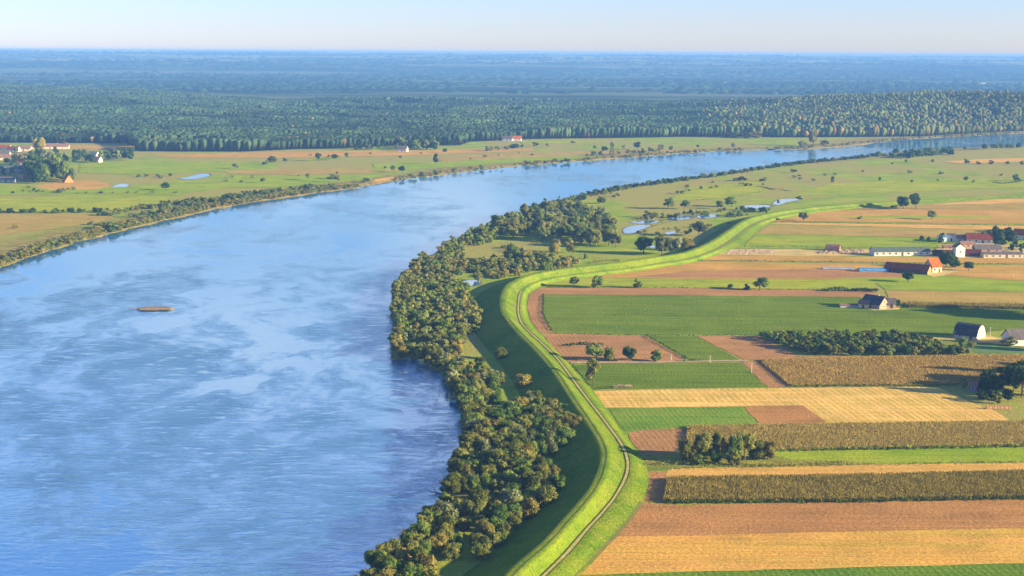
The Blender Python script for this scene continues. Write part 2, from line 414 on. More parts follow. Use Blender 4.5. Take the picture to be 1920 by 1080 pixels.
# ------------------------------------------------------------------ water
def water_mat(name, calm=False):
    m = bpy.data.materials.new(name); n = nodes(m)
    o = n.nodes.new('ShaderNodeOutputMaterial')
    wc = n.nodes.new('ShaderNodeTexNoise'); n.links.new(mapping(n, (.012, .012, .012)), wc.inputs['Vector']); wc.inputs['Scale'].default_value = 1.0; wc.inputs['Detail'].default_value = 3
    def warped(sc, rot, k):
        vm = n.nodes.new('ShaderNodeVectorMath'); vm.operation = 'MULTIPLY_ADD'; n.links.new(wc.outputs['Color'], vm.inputs[0]); vm.inputs[1].default_value = (k, k, 0)
        g0 = n.nodes.new('ShaderNodeNewGeometry'); n.links.new(g0.outputs['Position'], vm.inputs[2])
        mp = n.nodes.new('ShaderNodeMapping'); n.links.new(vm.outputs[0], mp.inputs[0]); mp.inputs['Scale'].default_value = sc; mp.inputs['Rotation'].default_value = (0, 0, rot)
        return mp.outputs[0]
    # wind patches and long slicks lying along the stream
    p1 = noise(n, warped((.014, .0060, 1), R(28), 95), 1.0, 6, .66)
    p2 = noise(n, warped((.06, .030, 1), R(30), 60), 1.0, 5, .66)
    patch = ramp(n, mathn(n, 'ADD', mathn(n, 'MULTIPLY', p1, .65), mathn(n, 'MULTIPLY', p2, .35)), [(.46, (0, 0, 0)), (.64, (1, 1, 1))])
    stk = ramp(n, noise(n, warped((.12, .34, 1), R(-6), 26), 1.0, 5, .70), [(.42, (0, 0, 0)), (.68, (1, 1, 1))])
    patch = mathn(n, 'MULTIPLY', patch, stk)
    geo = n.nodes.new('ShaderNodeNewGeometry'); sx = n.nodes.new('ShaderNodeSeparateXYZ'); n.links.new(geo.outputs['Position'], sx.inputs[0])
    calmer = n.nodes.new('ShaderNodeMapRange'); calmer.inputs[1].default_value = 480; calmer.inputs[2].default_value = 900; calmer.inputs[3].default_value = 1.0; calmer.inputs[4].default_value = .25
    n.links.new(sx.outputs['Y'], calmer.inputs[0])
    w1 = noise(n, mapping(n, (.16, .46, 1), R(-6)), 1.0, 4, .62)
    w2 = noise(n, mapping(n, (.6, 1.3, 1), R(8)), 1.0, 3, .55)
    h = mathn(n, 'ADD', w1, mathn(n, 'MULTIPLY', w2, .30))
    amp = mathn(n, 'MULTIPLY', mathn(n, 'ADD', mathn(n, 'MULTIPLY', patch, 1.0), .14), calmer.outputs[0])
    h = mathn(n, 'MULTIPLY', h, amp)
    u = n.nodes.new('ShaderNodeBump'); u.inputs['Strength'].default_value = 1.0; u.inputs['Distance'].default_value = .02 if calm else .62
    n.links.new(h, u.inputs['Height'])
    fr = n.nodes.new('ShaderNodeFresnel'); fr.inputs['IOR'].default_value = 9.0; n.links.new(u.outputs[0], fr.inputs['Normal'])
    d = n.nodes.new('ShaderNodeBsdfDiffuse'); d.inputs[0].default_value = (.036, .155, .30, 1)
    g = n.nodes.new('ShaderNodeBsdfGlossy'); g.inputs['Roughness'].default_value = .05; g.inputs['Color'].default_value = (1, 1, .93, 1) if calm else (.86, 1, 1, 1); n.links.new(u.outputs[0], g.inputs['Normal'])
    ms = n.nodes.new('ShaderNodeMixShader'); n.links.new(fr.outputs[0], ms.inputs[0]); n.links.new(d.outputs[0], ms.inputs[1]); n.links.new(g.outputs[0], ms.inputs[2])
    n.links.new(ms.outputs[0], o.inputs[0])
    return m
WATER = water_mat('river water')
isl_m = plain('wet brown sandbar', (.28, .16, .08), .8, .35, .9, .1, c2=(.42, .27, .14))
wx = [-1400, 2400]; 
wme = mesh_np('water', [(-1400, -350, WL), (2400, -350, WL), (2400, 3000, WL), (-1400, 3000, WL)], np.array([[0, 1, 2, 3]]))
struct('river', wme, WATER)

def sheet(name, pts, z, mat, label=None, kind='structure', sm=0, world=False, cat=None, rag=0.0):
    P = np.array(pts) if world else pol(pts)
    if sm: P = smooth(list(P) + [P[0]], sm)[:-1]
    if rag:
        Q = []
        for i in range(len(P)):
            a, b2 = P[i], P[(i + 1) % len(P)]; k = max(1, int(np.linalg.norm(b2 - a) / 5))
            Q += [a + (b2 - a) * j / k for j in range(k)]
        Q = np.array(Q)
        P = Q + rag * np.stack([fbm(Q[:, 0] / 7, Q[:, 1] / 7, 5) - .5, fbm(Q[:, 0] / 7 + 9, Q[:, 1] / 7, 8) - .5], 1)
    bm = bmesh.new()
    vs = [bm.verts.new((p[0], p[1], z)) for p in P]
    f = bm.faces.new(vs); f.normal_update()
    if f.normal.z < 0: f.normal_flip()
    bmesh.ops.triangulate(bm, faces=[f])
    me = bpy.data.meshes.new(name); bm.to_mesh(me); bm.free()
    return struct(name, me, mat, label, cat, kind)
POND = water_mat('pond water', True)
mud = plain('muddy pond edge', (.16, .13, .06), .95, .3, .6)
for k, (pts) in enumerate([
    [(205,353),(216,347),(232,343),(243,346),(240,350),(222,353)], [(330,336),(350,332),(372,326),(392,324),(396,329),(378,334),(352,338)],
    [(1166,432),(1176,424),(1198,420),(1222,421),(1212,427),(1192,438),(1172,440)], [(1180,416),(1210,413),(1236,414),(1226,419),(1196,420)], [(1246,413),(1262,407),(1290,404),(1300,408),(1270,414)],
    [(1302,405),(1338,401),(1350,405),(1318,411)],
    [(1386,388),(1402,384),(1438,384),(1446,388),(1420,392),(1398,391)], [(1448,384),(1456,374),(1484,371),(1502,374),(1478,379),(1462,386)],
    [(862,532),(872,525),(890,524),(902,528),(896,536),(876,538)], [(1245,437),(1262,432),(1268,436),(1252,441)], [(1215,462),(1222,459),(1232,462),(1224,466)]]):
    P = smooth(list(pol(pts)) + [pol(pts)[0]], 4)[:-1]; cpt = P.mean(0); P = cpt + (P - cpt) * np.array([.93, .80])
    sheet('pond_margin', cpt + (P - cpt) * 1.14 + 0, .02, mud, world=True, rag=2.5)
    sheet('pond', P, .05, POND, world=True, rag=1.5)

# ------------------------------------------------------------------ dike
print('dike')
DKG = bpy.data.materials.new('dike grass')
DKG, n, b = base_mat('dike grass', .95, 0)
v1 = mapping(n, (1, 1, 1)); nf = noise(n, v1, 1.3, 5, .7)
c = ramp(n, noise(n, v1, .05, 3, .6), [(.35, (.10, .18, .012)), (.65, (.175, .225, .016))])
c = mix(n, ramp(n, noise(n, v1, .25, 4, .6), [(.5, (0, 0, 0)), (.68, (.8, .8, .8))]), c, (.21, .22, .03))
c = mix(n, ramp(n, noise(n, v1, .11, 5, .65), [(.54, (0, 0, 0)), (.66, (.7, .7, .7))]), c, (.06, .13, .01))
c = mix(n, 1.0, c, ramp(n, nf, [(.3, (.62,) * 3), (.7, (1.35,) * 3)]), 'MULTIPLY')
n.links.new(c, b.inputs['Base Color']); bump(n, b, nf, 1.0, .45)
NP = len(crest)
def prof_pts(i):
    H = DKZ[i]; wt = w_toe[i]; wk = w_trk[i]
    zb = 1.9 * H / DK_H
    return [(-14.5, -.25), (-12, .5 * H / 5), (-1.2, H - .35), (-.2, H), (.8, H + .05), (2.4, H), (min(3.4, wk - 1.7), H - .4),
            (wk - 1.4, zb + .15), (wk, zb + .05), (wk + 1.5, zb), (wk + (wt - wk) * .62, zb * .6), (wt - .5, .18), (wt + 1.2, -.1)]
def dike_z(i, o):
    q = prof_pts(i); return float(np.interp(o, [a[0] for a in q], [a[1] for a in q]))
V = []; 
fine_o = []
for i in range(NP):
    q = prof_pts(i)
    for (o, z) in q:
        p = crest[i] + nrm[i] * (o); V.append((p[0], p[1], z))
NPR = len(q); idx = np.arange(NP * NPR).reshape(NP, NPR)
Fq = np.stack([idx[:-1, :-1], idx[:-1, 1:], idx[1:, 1:], idx[1:, :-1]], -1).reshape(-1, 4)
struct('dike', mesh_np('dike', V, Fq, None, smooth_=True), DKG, label=None)
def ribbon(name, offs, half, mat, i0=0, i1=None, up=.05, wob=.15, skip=None):
    V = []; i1 = i1 or NP
    steps = np.arange(i0, i1 - 1, .5)
    for s in steps:
        i = int(s); f = s - i
        o = offs(s); nn = nrm[i] * (1 - f) + nrm[i + 1] * f; p = crest[i] * (1 - f) + crest[i + 1] * f
        wv = wob * (float(fbm(np.array(s / 3.), np.array(offs(0) * 1.), 7)) - .5) * 2
        hw = half * (.75 + .5 * float(vnoise(np.array(s / 1.5), np.array(3.3), 2)))
        for e in (-hw, hw):
            q = p + nn * (o + e + wv); z = dike_z(i, o + e + wv) * (1 - f) + dike_z(i + 1, o + e + wv) * f
            V.append((q[0], q[1], z + up))
    k = len(steps); idx = np.arange(2 * k).reshape(k, 2)
    Fq = np.stack([idx[:-1, 0], idx[:-1, 1], idx[1:, 1], idx[1:, 0]], -1)
    return struct(name, mesh_np(name, V, Fq), mat)
RUT = plain('bare wheel rut', (.19, .165, .075), .95, .3, .8)
RUTD = plain('worn grass rut', (.055, .10, .022), .95, .3, .8, c2=(.14, .16, .04))
RUTC = plain('dry track centre', (.50, .38, .15), .95, .3, .9, c2=(.24, .27, .05))
RUTK = plain('dark rut edge', (.045, .055, .02), .95, .3, .9, c2=(.09, .09, .03))  # narrow strips, darker than the track centre between them
tw = lambda s: float(np.interp(s, np.arange(NP), w_trk))
iT = int(np.argmin(np.linalg.norm(crest - track[-1], axis=1)))
ribbon('dirt_track', lambda s: tw(s), .50, RUTC, 0, iT, .05)
ribbon('wheel_rut', lambda s: tw(s) - .55, .13, RUTK, 0, iT, .08)
ribbon('wheel_rut', lambda s: tw(s) + .55, .13, RUTK, 0, iT, .08)
ribbon('worn_path', lambda s: .25, .17, RUTD, 0, 96, .06)
ribbon('worn_path', lambda s: 1.85, .17, RUTD, 0, 96, .06)
ribbon('dirt_track', lambda s: tw(s) - .6, .45, RUT, 150, 235, .06)

# ------------------------------------------------------------------ fields
print('fields')
M_tan = field_mat('tan stubble', (.34, .18, .075), (.41, .22, .09), (.28, .19, .05), rows=2, row_w=2.2, row_amt=.35, patch=.015)
M_brn = field_mat('ploughed brown soil', (.285, .14, .078), (.33, .168, .092), (.255, .13, .068), rows=4, row_w=1.2, row_amt=.3, bmp=.3)
M_brn2 = field_mat('reddish harrowed soil', (.26, .135, .085), (.31, .16, .095), (.235, .125, .08), rows=97, row_w=1.8, row_amt=.35, bmp=.3)
M_strp = field_mat('cut stubble in drilled rows', (.52, .30, .14), (.60, .36, .17), (.42, .27, .10), rows=97, row_w=2.3, row_amt=.95, row_col=(.30, .22, .065), bmp=.2)
M_grow = field_mat('young green crop in rows', (.085, .19, .02), (.13, .22, .028), (.17, .21, .04), rows=97, row_w=1.7, row_amt=.7, row_col=(.22, .20, .06))
M_grn = field_mat('leafy green crop', (.085, .135, .015), (.115, .165, .018), (.14, .18, .02), rows=3, row_w=1.6, row_amt=.35, row_col=(.045, .11, .016), bmp=.5)
M_grn2 = field_mat('bright green crop', (.075, .145, .018), (.10, .17, .02), (.12, .18, .025), rows=97, row_w=1.8, row_amt=.3, bmp=.5)
M_yg = field_mat('yellow green meadow', (.26, .28, .03), (.33, .31, .04), (.17, .24, .02), patch=.02, rows=2, row_w=3, row_amt=.3)
M_mea = field_mat('mown green meadow', (.15, .25, .018), (.21, .28, .022), (.26, .27, .03), patch=.02, rows=1, row_w=4, row_amt=.25)
M_gold = field_mat('golden grain stubble', (.44, .24, .095), (.50, .275, .11), (.36, .22, .08), rows=1.5, row_w=2.5, row_amt=.4, patch=.015)
M_dull = field_mat('dull brown fallow', (.27, .165, .08), (.32, .20, .09), (.22, .20, .05), rows=1, row_w=2.5, row_amt=.4, patch=.02)
M_rough = field_mat('rough weedy strip', (.17, .14, .05), (.21, .19, .05), (.10, .15, .03), patch=.08, bmp=.6)
M_blue = field_mat('blue green cabbage crop', (.10, .165, .075), (.13, .185, .08), (.10, .17, .05), rows=1, row_w=1.5, row_amt=.5)
M_beige = field_mat('pale trampled yard', (.40, .29, .17), (.46, .34, .20), (.30, .24, .12), patch=.05)
EX = 2250
zl = [0.03]
def fld(name, pts, mat, rag=1.6):
    zl[0] += .004
    return sheet(name, pts, zl[0], mat, rag=rag)
fld('crop_field', [(1065,1140),(1083,1079),(1200,1074),(1280,1072),(1600,1064),(1920,1055),(EX,1045),(EX,1220),(1000,1220)], M_grn2)
M_or = field_mat('orange tan stubble', (.41, .21, .08), (.48, .255, .095), (.36, .24, .06), rows=1.2, row_w=2.6, row_amt=.5, patch=.03)
fld('stubble_field', [(1083,1078),(1113,1045),(1157,1006),(1280,1004),(1600,997),(1920,991),(EX,984),(EX,1045),(1920,1055),(1600,1064),(1280,1072)], M_or)
fld('ploughed_field', [(1157,1006),(1185,970),(1203,943),(1280,947),(1600,941),(1920,935),(EX,929),(EX,984),(1920,991),(1600,997),(1280,1004)], M_brn)
fld('bare_strip', [(1206,942),(1216,910),(1216,884),(1252,884),(1246,943)], M_brn)
fld('grain_strip', [(1250,900),(1255,877),(1280,877),(1600,872),(1920,868),(EX,864),(EX,884),(1920,887),(1600,894),(1280,900)], M_gold)
fld('rough_strip', [(1214,884),(1214,870),(1206,856),(1290,852),(1470,845),(1640,866),(1640,872),(1400,875),(1280,878)], M_rough, 3)
fld('grass_strip', [(1440,852),(1463,846),(1700,842),(1920,838),(EX,834),(EX,862),(1920,866),(1640,869),(1480,860)], M_mea, 2)
fld('bare_plot', [(1176,812),(1200,806),(1292,803),(1290,850),(1262,852),(1206,854),(1188,835)], M_brn2)
fld('crop_field', [(1142,766),(1387,763),(1426,797),(1295,800),(1176,809),(1165,803)], M_grow)
fld('ploughed_plot', [(1393,763),(1507,760),(1553,796),(1427,797)], M_brn)
fld('stubble_field', [(1114,734),(1300,730),(1478,728),(1737,725),(1760,727),(1827,757),(1862,769),(1897,791),(1553,795),(1507,760),(1400,762),(1132,765)], M_strp)
fld('crop_field', [(1072,685),(1120,683),(1386,680),(1440,726),(1300,728),(1113,731),(1095,712)], M_grn)
fld('ploughed_plot', [(1389,678),(1424,676),(1480,725),(1441,727)], M_brn2)
fld('ploughed_field', [(1018,628),(1040,625),(1211,630),(1292,677),(1100,680),(1062,680),(1035,650)], M_brn2)
fld('crop_field', [(1215,630),(1304,630),(1392,677),(1297,678)], M_grn)
fld('ploughed_field', [(1306,630),(1425,630),(1500,668),(1800,668),(1500,673),(1398,676)], M_brn2)
fld('orchard_grass', [(1425,630),(1700,624),(1830,650),(1840,666),(1500,669)], M_rough, 2)
fld('cabbage_field', [(1800,648),(1920,643),(EX,636),(EX,662),(1920,666),(1840,667)], M_blue)
fld('crop_field', [(1019,552),(1280,554),(1612,557),(1690,577),(1920,581),(EX,584),(EX,618),(1920,616),(1790,628),(1640,628),(1430,628),(1215,628),(1030,624),(1030,610),(1018,590)], M_grn)
fld('ploughed_headland', [(1013,540),(1280,540.5),(1645,545),(1640,557),(1612,557),(1280,554),(1019,552),(1018,590),(1030,610),(1036,624),(1012,624),(996,603),(988,576),(994,552)], M_brn2)
fld('ploughed_field', [(1660,545),(1920,549),(EX,554),(EX,577),(1920,574),(1700,571),(1665,560)], M_dull)
fld('meadow_strip', [(1015,533),(1067,520),(1120,522),(1280,524),(1560,524),(1640,526),(1640,544),(1280,540),(1030,539)], M_yg, 1.5)
fld('meadow_strip', [(1560,524),(1720,514),(1920,528),(EX,534),(EX,553),(1920,548),(1660,544),(1640,530)], M_mea, 2)
fld('stubble_field', [(1068,519),(1100,511),(1200,500),(1290,490),(1450,493),(1660,497),(1640,509),(1720,514),(1700,521),(1560,523),(1280,523),(1120,521)], M_tan)
fld('ploughed_field', [(1170,521),(1300,508),(1500,505),(1640,506),(1700,514),(1690,520),(1560,522),(1300,521)], M_brn2, 2)
fld('stubble_field', [(1760,497),(1920,498),(EX,500),(EX,532),(1920,527),(1720,512)], M_tan)
fld('stubble_field', [(1300,488),(1347,478),(1393,480),(1660,482),(1920,485),(EX,488),(EX,497),(1920,495),(1500,490)], M_tan)
fld('trampled_yard', [(1347,478),(1365,468),(1640,467),(1640,480),(1460,480)], M_beige, 3)
fld('farm_yard', [(1640,467),(1920,469),(EX,470),(EX,487),(1920,485),(1740,482)], M_dull, 3)
fld('meadow_strip', [(1372,466),(1396,459),(1418,440),(1500,441),(1700,446),(1920,451),(EX,455),(EX,469),(1920,467),(1640,466)], M_mea, 2)
fld('meadow_strip', [(1396,459),(1412,446),(1650,450),(1720,456),(1600,460)], M_yg, 4)
fld('fallow_field', [(1415,439),(1442,422),(1700,428),(1920,434),(EX,438),(EX,453),(1920,450),(1700,445),(1500,441)], M_dull)
fld('stubble_field', [(1444,420),(1460,417),(1920,424),(EX,428),(EX,438),(1920,433),(1700,427)], M_gold)
fld('stubble_field', [(1450,415),(1505,403),(1560,395),(1700,392),(1920,394),(EX,396),(EX,424),(1920,420),(1700,417)], M_tan)
fld('grass_strip', [(1560,407),(1700,404),(1860,406),(1860,410),(1700,410),(1600,410)], M_yg, 2)
fld('stubble_field', [(1562,393),(1620,388),(1740,383),(1866,374),(1920,373),(EX,370),(EX,396),(1920,394),(1700,391)], M_dull)
fld('stubble_field', [(1740,384),(1866,374.5),(1920,373.5),(EX,371),(EX,376),(1920,379),(1860,382)], M_gold)
# meadows beyond, right bank
fld('meadow', [(1560,345),(1700,338),(1900,335),(EX,333),(EX,350),(1900,352),(1700,360),(1540,366),(1470,370)], M_yg, 8)
fld('dry_meadow', [(1770,303),(1850,298),(1920,297),(EX,290),(EX,306),(1920,303),(1800,307)], M_gold, 6)
fld('meadow', [(1290,352),(1420,340),(1440,362),(1370,372),(1250,378)], M_yg, 10)
# left bank
fld('fallow_field', [(-300,404),(0,402),(190,402),(215,408),(180,418),(110,428),(60,434),(0,440),(-300,470)], M_dull, 3)
fld('meadow', [(-300,378),(0,372),(120,369),(250,366),(318,370),(300,382),(210,395),(0,398),(-300,402)], M_yg, 3)
fld('meadow', [(-200,350),(90,348),(200,352),(400,344),(480,346),(400,356),(330,364),(200,362),(0,366),(-200,370)], M_mea, 6)
fld('dry_mound', [(60,350),(90,344),(130,339),(176,338),(198,342),(206,350),(180,355),(100,357)], M_tan, 4)
fld('meadow', [(150,308),(300,304),(520,305),(520,318),(400,322),(250,328),(150,324)], M_mea, 6)
fld('fallow_strip', [(420,321),(520,317),(700,316),(760,319),(690,325),(560,328),(430,327)], M_dull, 5)
fld('meadow', [(430,330),(560,331),(700,327),(720,331),(640,342),(520,352),(400,352)], M_mea, 5)
fld('dry_strip', [(270,291),(440,287),(640,283),(800,282),(1000,279),(1000,283),(760,292),(560,296),(330,296)], M_tan, 8)
fld('fallow_strip', [(820,296),(900,290),(1120,284),(1300,279),(1300,284),(1120,291),(920,299),(830,303)], M_dull, 6)
fld('meadow', [(700,308),(830,303),(960,297),(1100,292),(1080,298),(950,306),(780,318),(700,320)], M_mea, 5)
fld('dry_strip', [(-200,273),(0,273),(252,273.5),(262,276),(250,280),(0,277),(-200,279)], M_tan, 2)
fld('sand_beach', [(694,343.5),(704,336),(738,331.5),(744,335),(722,339.5)], M_gold, 1)
fld('grain_field', [(975,266),(1060,263),(1140,262),(1140,266),(1060,269),(980,270)], M_yg, 2)
ic = at(289, 579, -.7); rr_ = random.Random(3); rr_.random()
sheet('sandbar', [(ic.x + (7.2 + 1.6 * rr_.random()) * math.cos(t / 22 * 6.283) * (1.15 if math.cos(t / 22 * 6.283) > 0 else 1.0), ic.y + (3.2 + 1.3 * rr_.random()) * math.sin(t / 22 * 6.283)) for t in range(22)], -.76, isl_m, world=True, rag=3.2)
sheet('sandbar', [(ic.x - 9 + 3.2 * math.cos(t / 12 * 6.283), ic.y + 1.5 + (1.0 + .4 * rr_.random()) * math.sin(t / 12 * 6.283)) for t in range(12)], -1.12, isl_m, world=True, rag=.8)
fld('farm_yard', [(1612,577),(1622,568),(1668,567),(1690,574),(1684,581),(1640,583)], M_beige, 2)
fld('farm_yard', [(1800,638),(1812,630),(1850,628),(1890,640),(1920,646),(1920,652),(1850,643),(1820,645)], M_beige, 2)
fld('farm_lane', [(1695,636),(1720,634),(1785,633),(1800,636),(1785,638),(1720,637)], M_beige, .8)
fld('farm_yard', [(1735,515),(1728,506),(1760,500),(1800,506),(1775,516),(1750,520)], M_beige, 2)
fld('farm_yard', [(1760,460),(1800,456),(1880,458),(1920,462),(1920,484),(1830,484),(1780,484),(1752,476)], M_beige, 3)
M_rip = plain('dry grass verge', (.30, .22, .07), .95, .35, .5, c2=(.16, .20, .035))
fld('farm_lane', [(1070,682.5),(1250,681),(1400,677.5),(1403,675.5),(1250,678.5),(1070,680)], plain('pale dirt lane', (.42, .33, .19), .95, .25, .4), .3)
fld('grass_verge', [(1000,1160),(1060,1100),(1113,1050),(1157,1010),(1205,950),(1200,940),(1190,952),(1150,1000),(1106,1042),(1078,1074),(1040,1105)], M_rip, 1)

# ------------------------------------------------------------------ crops that stand up (maize)
LEAFB = 'tint'
M_maize = leaf_mat('ripening maize', (.16,.145,.03), (.31,.24,.06), (.41,.31,.085), .3)
M_maize2 = leaf_mat('dry golden maize', (.22,.16,.035), (.42,.28,.07), (.52,.35,.10), .3)
M_maized = leaf_mat('brown green maize', (.12,.125,.024), (.27,.21,.046), (.36,.28,.065), .3)
M_mcore = plain('shaded maize stems', (.05, .055, .018), .95, .3, 1.5)
def maize(pts, h, mat, step, label, seed, greenfront=0.0):
    P = pol(pts); rg = np.random.RandomState(seed)
    x0, y0 = P.min(0); x1, y1 = P.max(0)
    gx, gy = np.meshgrid(np.arange(x0, x1, step), np.arange(y0, y1, step))
    gx = gx.ravel() + rg.uniform(-.3, .3, gx.size) * step; gy = gy.ravel() + rg.uniform(-.12, .12, gy.size) * step
    k = inside(P, gx, gy); gx, gy = gx[k], gy[k]
    edge = segdist(P, gx, gy)
    gapn = fbm(gx / 6, gy / 3, seed); k = (gapn > .25) | (edge > 1.2); gx, gy, edge = gx[k], gy[k], edge[k]
    n = len(gx); hh = h * (.85 + .3 * fbm(gx / 5, gy / 5, seed + 3) - .1 * rg.rand(n))
    V = []; T = []
    NB = 5
    for j in range(NB):
        th = rg.uniform(0, 6.283, n); c, s = np.cos(th), np.sin(th)
        ln = rg.uniform(.45, .8, n) * step * 1.15; wd = .09 + .06 * rg.rand(n)
        zb = hh * (.18 + .17 * j) if j < NB - 1 else hh * .75
        zt = zb + (hh * .26 if j < NB - 1 else hh * .3)
        for (u, ww, z) in ((0, -1, zb), (0, 1, zb), (.8, .8, zt), (.8, -.8, zt)):
            u_ = u * ln if j < NB - 1 else u * .15
            V.append(np.stack([gx + c * u_ - s * wd * ww * .9, gy + s * u_ + c * wd * ww * .9, z + 0 * gx], 1))
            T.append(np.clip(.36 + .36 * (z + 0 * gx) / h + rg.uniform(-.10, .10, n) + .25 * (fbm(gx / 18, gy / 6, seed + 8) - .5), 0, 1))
    V = np.stack(V, 0); T = np.stack(T, 0)               # (4NB, n, 3)
    m = 4 * NB
    V = V.transpose(1, 0, 2).reshape(-1, 3); T = T.T.ravel()
    Fq = (np.arange(n)[:, None, None] * m + np.arange(m).reshape(1, NB, 4)).reshape(-1, 4)
    # solid heart of the stand, so no light leaks through
    Pc = P.copy(); cx = P.mean(0); k = len(P)
    d = cx - P; Pc = P + d / np.linalg.norm(d, axis=1)[:, None] * .9
    b0 = len(V)
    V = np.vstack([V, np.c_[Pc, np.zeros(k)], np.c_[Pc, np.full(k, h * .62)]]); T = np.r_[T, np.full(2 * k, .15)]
    me = mesh_np('maize_stand', V, [Fq, np.array([[b0 + i, b0 + (i + 1) % k, b0 + k + (i + 1) % k, b0 + k + i] for i in range(k)]), np.array([[b0 + k + i for i in range(k)]])], T)
    link('maize_stand', me, mat, label=label, cat='crop', kind='stuff')
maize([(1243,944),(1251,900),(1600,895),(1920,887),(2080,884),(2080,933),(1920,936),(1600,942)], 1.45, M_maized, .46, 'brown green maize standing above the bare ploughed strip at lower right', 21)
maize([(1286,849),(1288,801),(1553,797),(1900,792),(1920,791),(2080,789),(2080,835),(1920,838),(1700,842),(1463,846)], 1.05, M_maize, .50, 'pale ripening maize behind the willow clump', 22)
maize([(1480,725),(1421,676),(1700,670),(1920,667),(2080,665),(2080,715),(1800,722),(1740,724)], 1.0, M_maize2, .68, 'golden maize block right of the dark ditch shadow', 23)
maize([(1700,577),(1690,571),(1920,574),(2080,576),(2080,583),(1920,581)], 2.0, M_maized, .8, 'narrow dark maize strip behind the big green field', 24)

# ------------------------------------------------------------------ trees
print('trees')
BARK = plain('grey brown bark', (.12, .09, .06), .9, .3, 3)
C_GREEN = leaf_mat('mid green leaves', (0.038, 0.085, 0.019), (0.132, 0.198, 0.034), (0.283, 0.340, 0.066))
C_OLIVE = leaf_mat('olive leaves', (0.047, 0.065, 0.017), (0.171, 0.183, 0.035), (0.319, 0.313, 0.071))
C_RUST = leaf_mat('yellowing leaves', (0.071, 0.071, 0.018), (0.260, 0.218, 0.047), (0.425, 0.354, 0.083))
C_DARK = leaf_mat('dark green leaves', (0.014, 0.039, 0.014), (0.042, 0.084, 0.022), (0.098, 0.154, 0.035))
C_GREY = leaf_mat('grey green leaves', (0.053, 0.080, 0.035), (0.177, 0.204, 0.080), (0.372, 0.389, 0.177))
ICO = None
def ico(sub=1):
    bm = bmesh.new(); bmesh.ops.create_icosphere(bm, subdivisions=sub, radius=1)
    v = np.array([x.co[:] for x in bm.verts]); f = np.array([[l.index for l in x.verts] for x in bm.faces]); bm.free()
    return v, f
IV, IF = ico(2); IV1, IF1 = ico(1)
def crown_mesh(name, seed, nl, leaves, lsz, shape='bush', low=.10):
    """normalised crown: height 1, width 1, standing from z=low to 1"""
    rg = np.random.RandomState(seed)
    cs = []; rs = []
    for k in range(nl):
        th = rg.uniform(0, 6.283)
        if shape == 'bush':
            z = rg.uniform(low + .16, .80); rad = .34 * math.sqrt(max(0.05, 1 - ((z - .42) / .52) ** 2)) * math.sqrt(rg.uniform(.12, 1)); r = rg.uniform(.13, .22)
        elif shape == 'round':
            z = rg.uniform(low + .18, .82); rad = .34 * math.sqrt(max(0.05, 1 - ((z - .56) / .42) ** 2)) * math.sqrt(rg.uniform(.12, 1)); r = rg.uniform(.12, .20)
        elif shape == 'tall':
            z = rg.uniform(low + .10, .90); rad = .30 * math.sqrt(max(0.05, 1 - ((z - .5) / .55) ** 2)) * math.sqrt(rg.uniform(.1, 1)); r = rg.uniform(.11, .18)
        elif shape == 'fan':                              # willow, sprays fanning up and out
            z = rg.uniform(low + .15, .84); rad = (.12 + .30 * z) * math.sqrt(rg.uniform(.15, 1)); r = rg.uniform(.10, .19)
        cs.append((rad * math.cos(th), rad * math.sin(th), z)); rs.append(r)
    cs = np.array(cs); rs = np.array(rs)
    per = (leaves * rs ** 2 / (rs ** 2).sum()).astype(int) + 1
    C = []; D = []; RR = []; LT = []
    for c_, r_, k in zip(cs, rs, per):
        d = rg.normal(size=(k, 3)); d /= np.linalg.norm(d, axis=1)[:, None]; d[:, 2] = np.where(d[:, 2] < -.3, -d[:, 2], d[:, 2])
        rr = r_ * rg.uniform(.78, 1.22, k) * (1 + .2 * np.sin(d[:, 0] * 7 + c_[0] * 40) * np.cos(d[:, 1] * 6 + seed))
        C.append(c_ + d * rr[:, None] * np.array([1, 1, .92])); D.append(d); RR.append(np.full(k, r_)); LT.append(np.full(k, rg.uniform(-.2, .2)))
    C = np.vstack(C); D = np.vstack(D); LT = np.concatenate(LT)
    # drop leaves buried in other lobes
    keep = np.ones(len(C), bool)
    for c_, r_ in zip(cs, rs): keep &= np.linalg.norm((C - c_) / np.array([1, 1, .92]), axis=1) > r_ * .72
    C, D, LT = C[keep], D[keep], LT[keep]; n = len(C)
    nn = D + rg.normal(size=(n, 3)) * .55; nn /= np.linalg.norm(nn, axis=1)[:, None]
    a = np.cross(nn, rg.normal(size=(n, 3))); a /= np.linalg.norm(a, axis=1)[:, None]; b_ = np.cross(nn, a)
    s = lsz * rg.uniform(.6, 1.3, n)[:, None]
    q = np.stack([C - a * s - b_ * s * .35, C + b_ * s * .55 - a * s * .1, C + a * s + b_ * s * .1, C - b_ * s * .6 + a * s * .15], 1)
    V = q.reshape(-1, 3); T = np.repeat(np.clip(.5 + LT + rg.uniform(-.2, .2, n), 0, 1), 4)
    Fs = [np.arange(n * 4).reshape(n, 4)]
    off = len(V); cv = []; cf = []; ct = []
    iv, jf = IV1, IF1
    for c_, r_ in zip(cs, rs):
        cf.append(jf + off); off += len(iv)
        cv.append(c_ + iv * r_ * .84 * (1 + rg.uniform(-.12, .12, (len(iv), 1)))); ct.append(np.full(len(iv), .12))  # solid dark cores added inside the lobes to stop light leaking through
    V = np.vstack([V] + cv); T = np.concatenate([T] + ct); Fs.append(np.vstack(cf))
    V[:, 2] = np.maximum(V[:, 2], .01)
    return mesh_np(name, V, Fs, T)
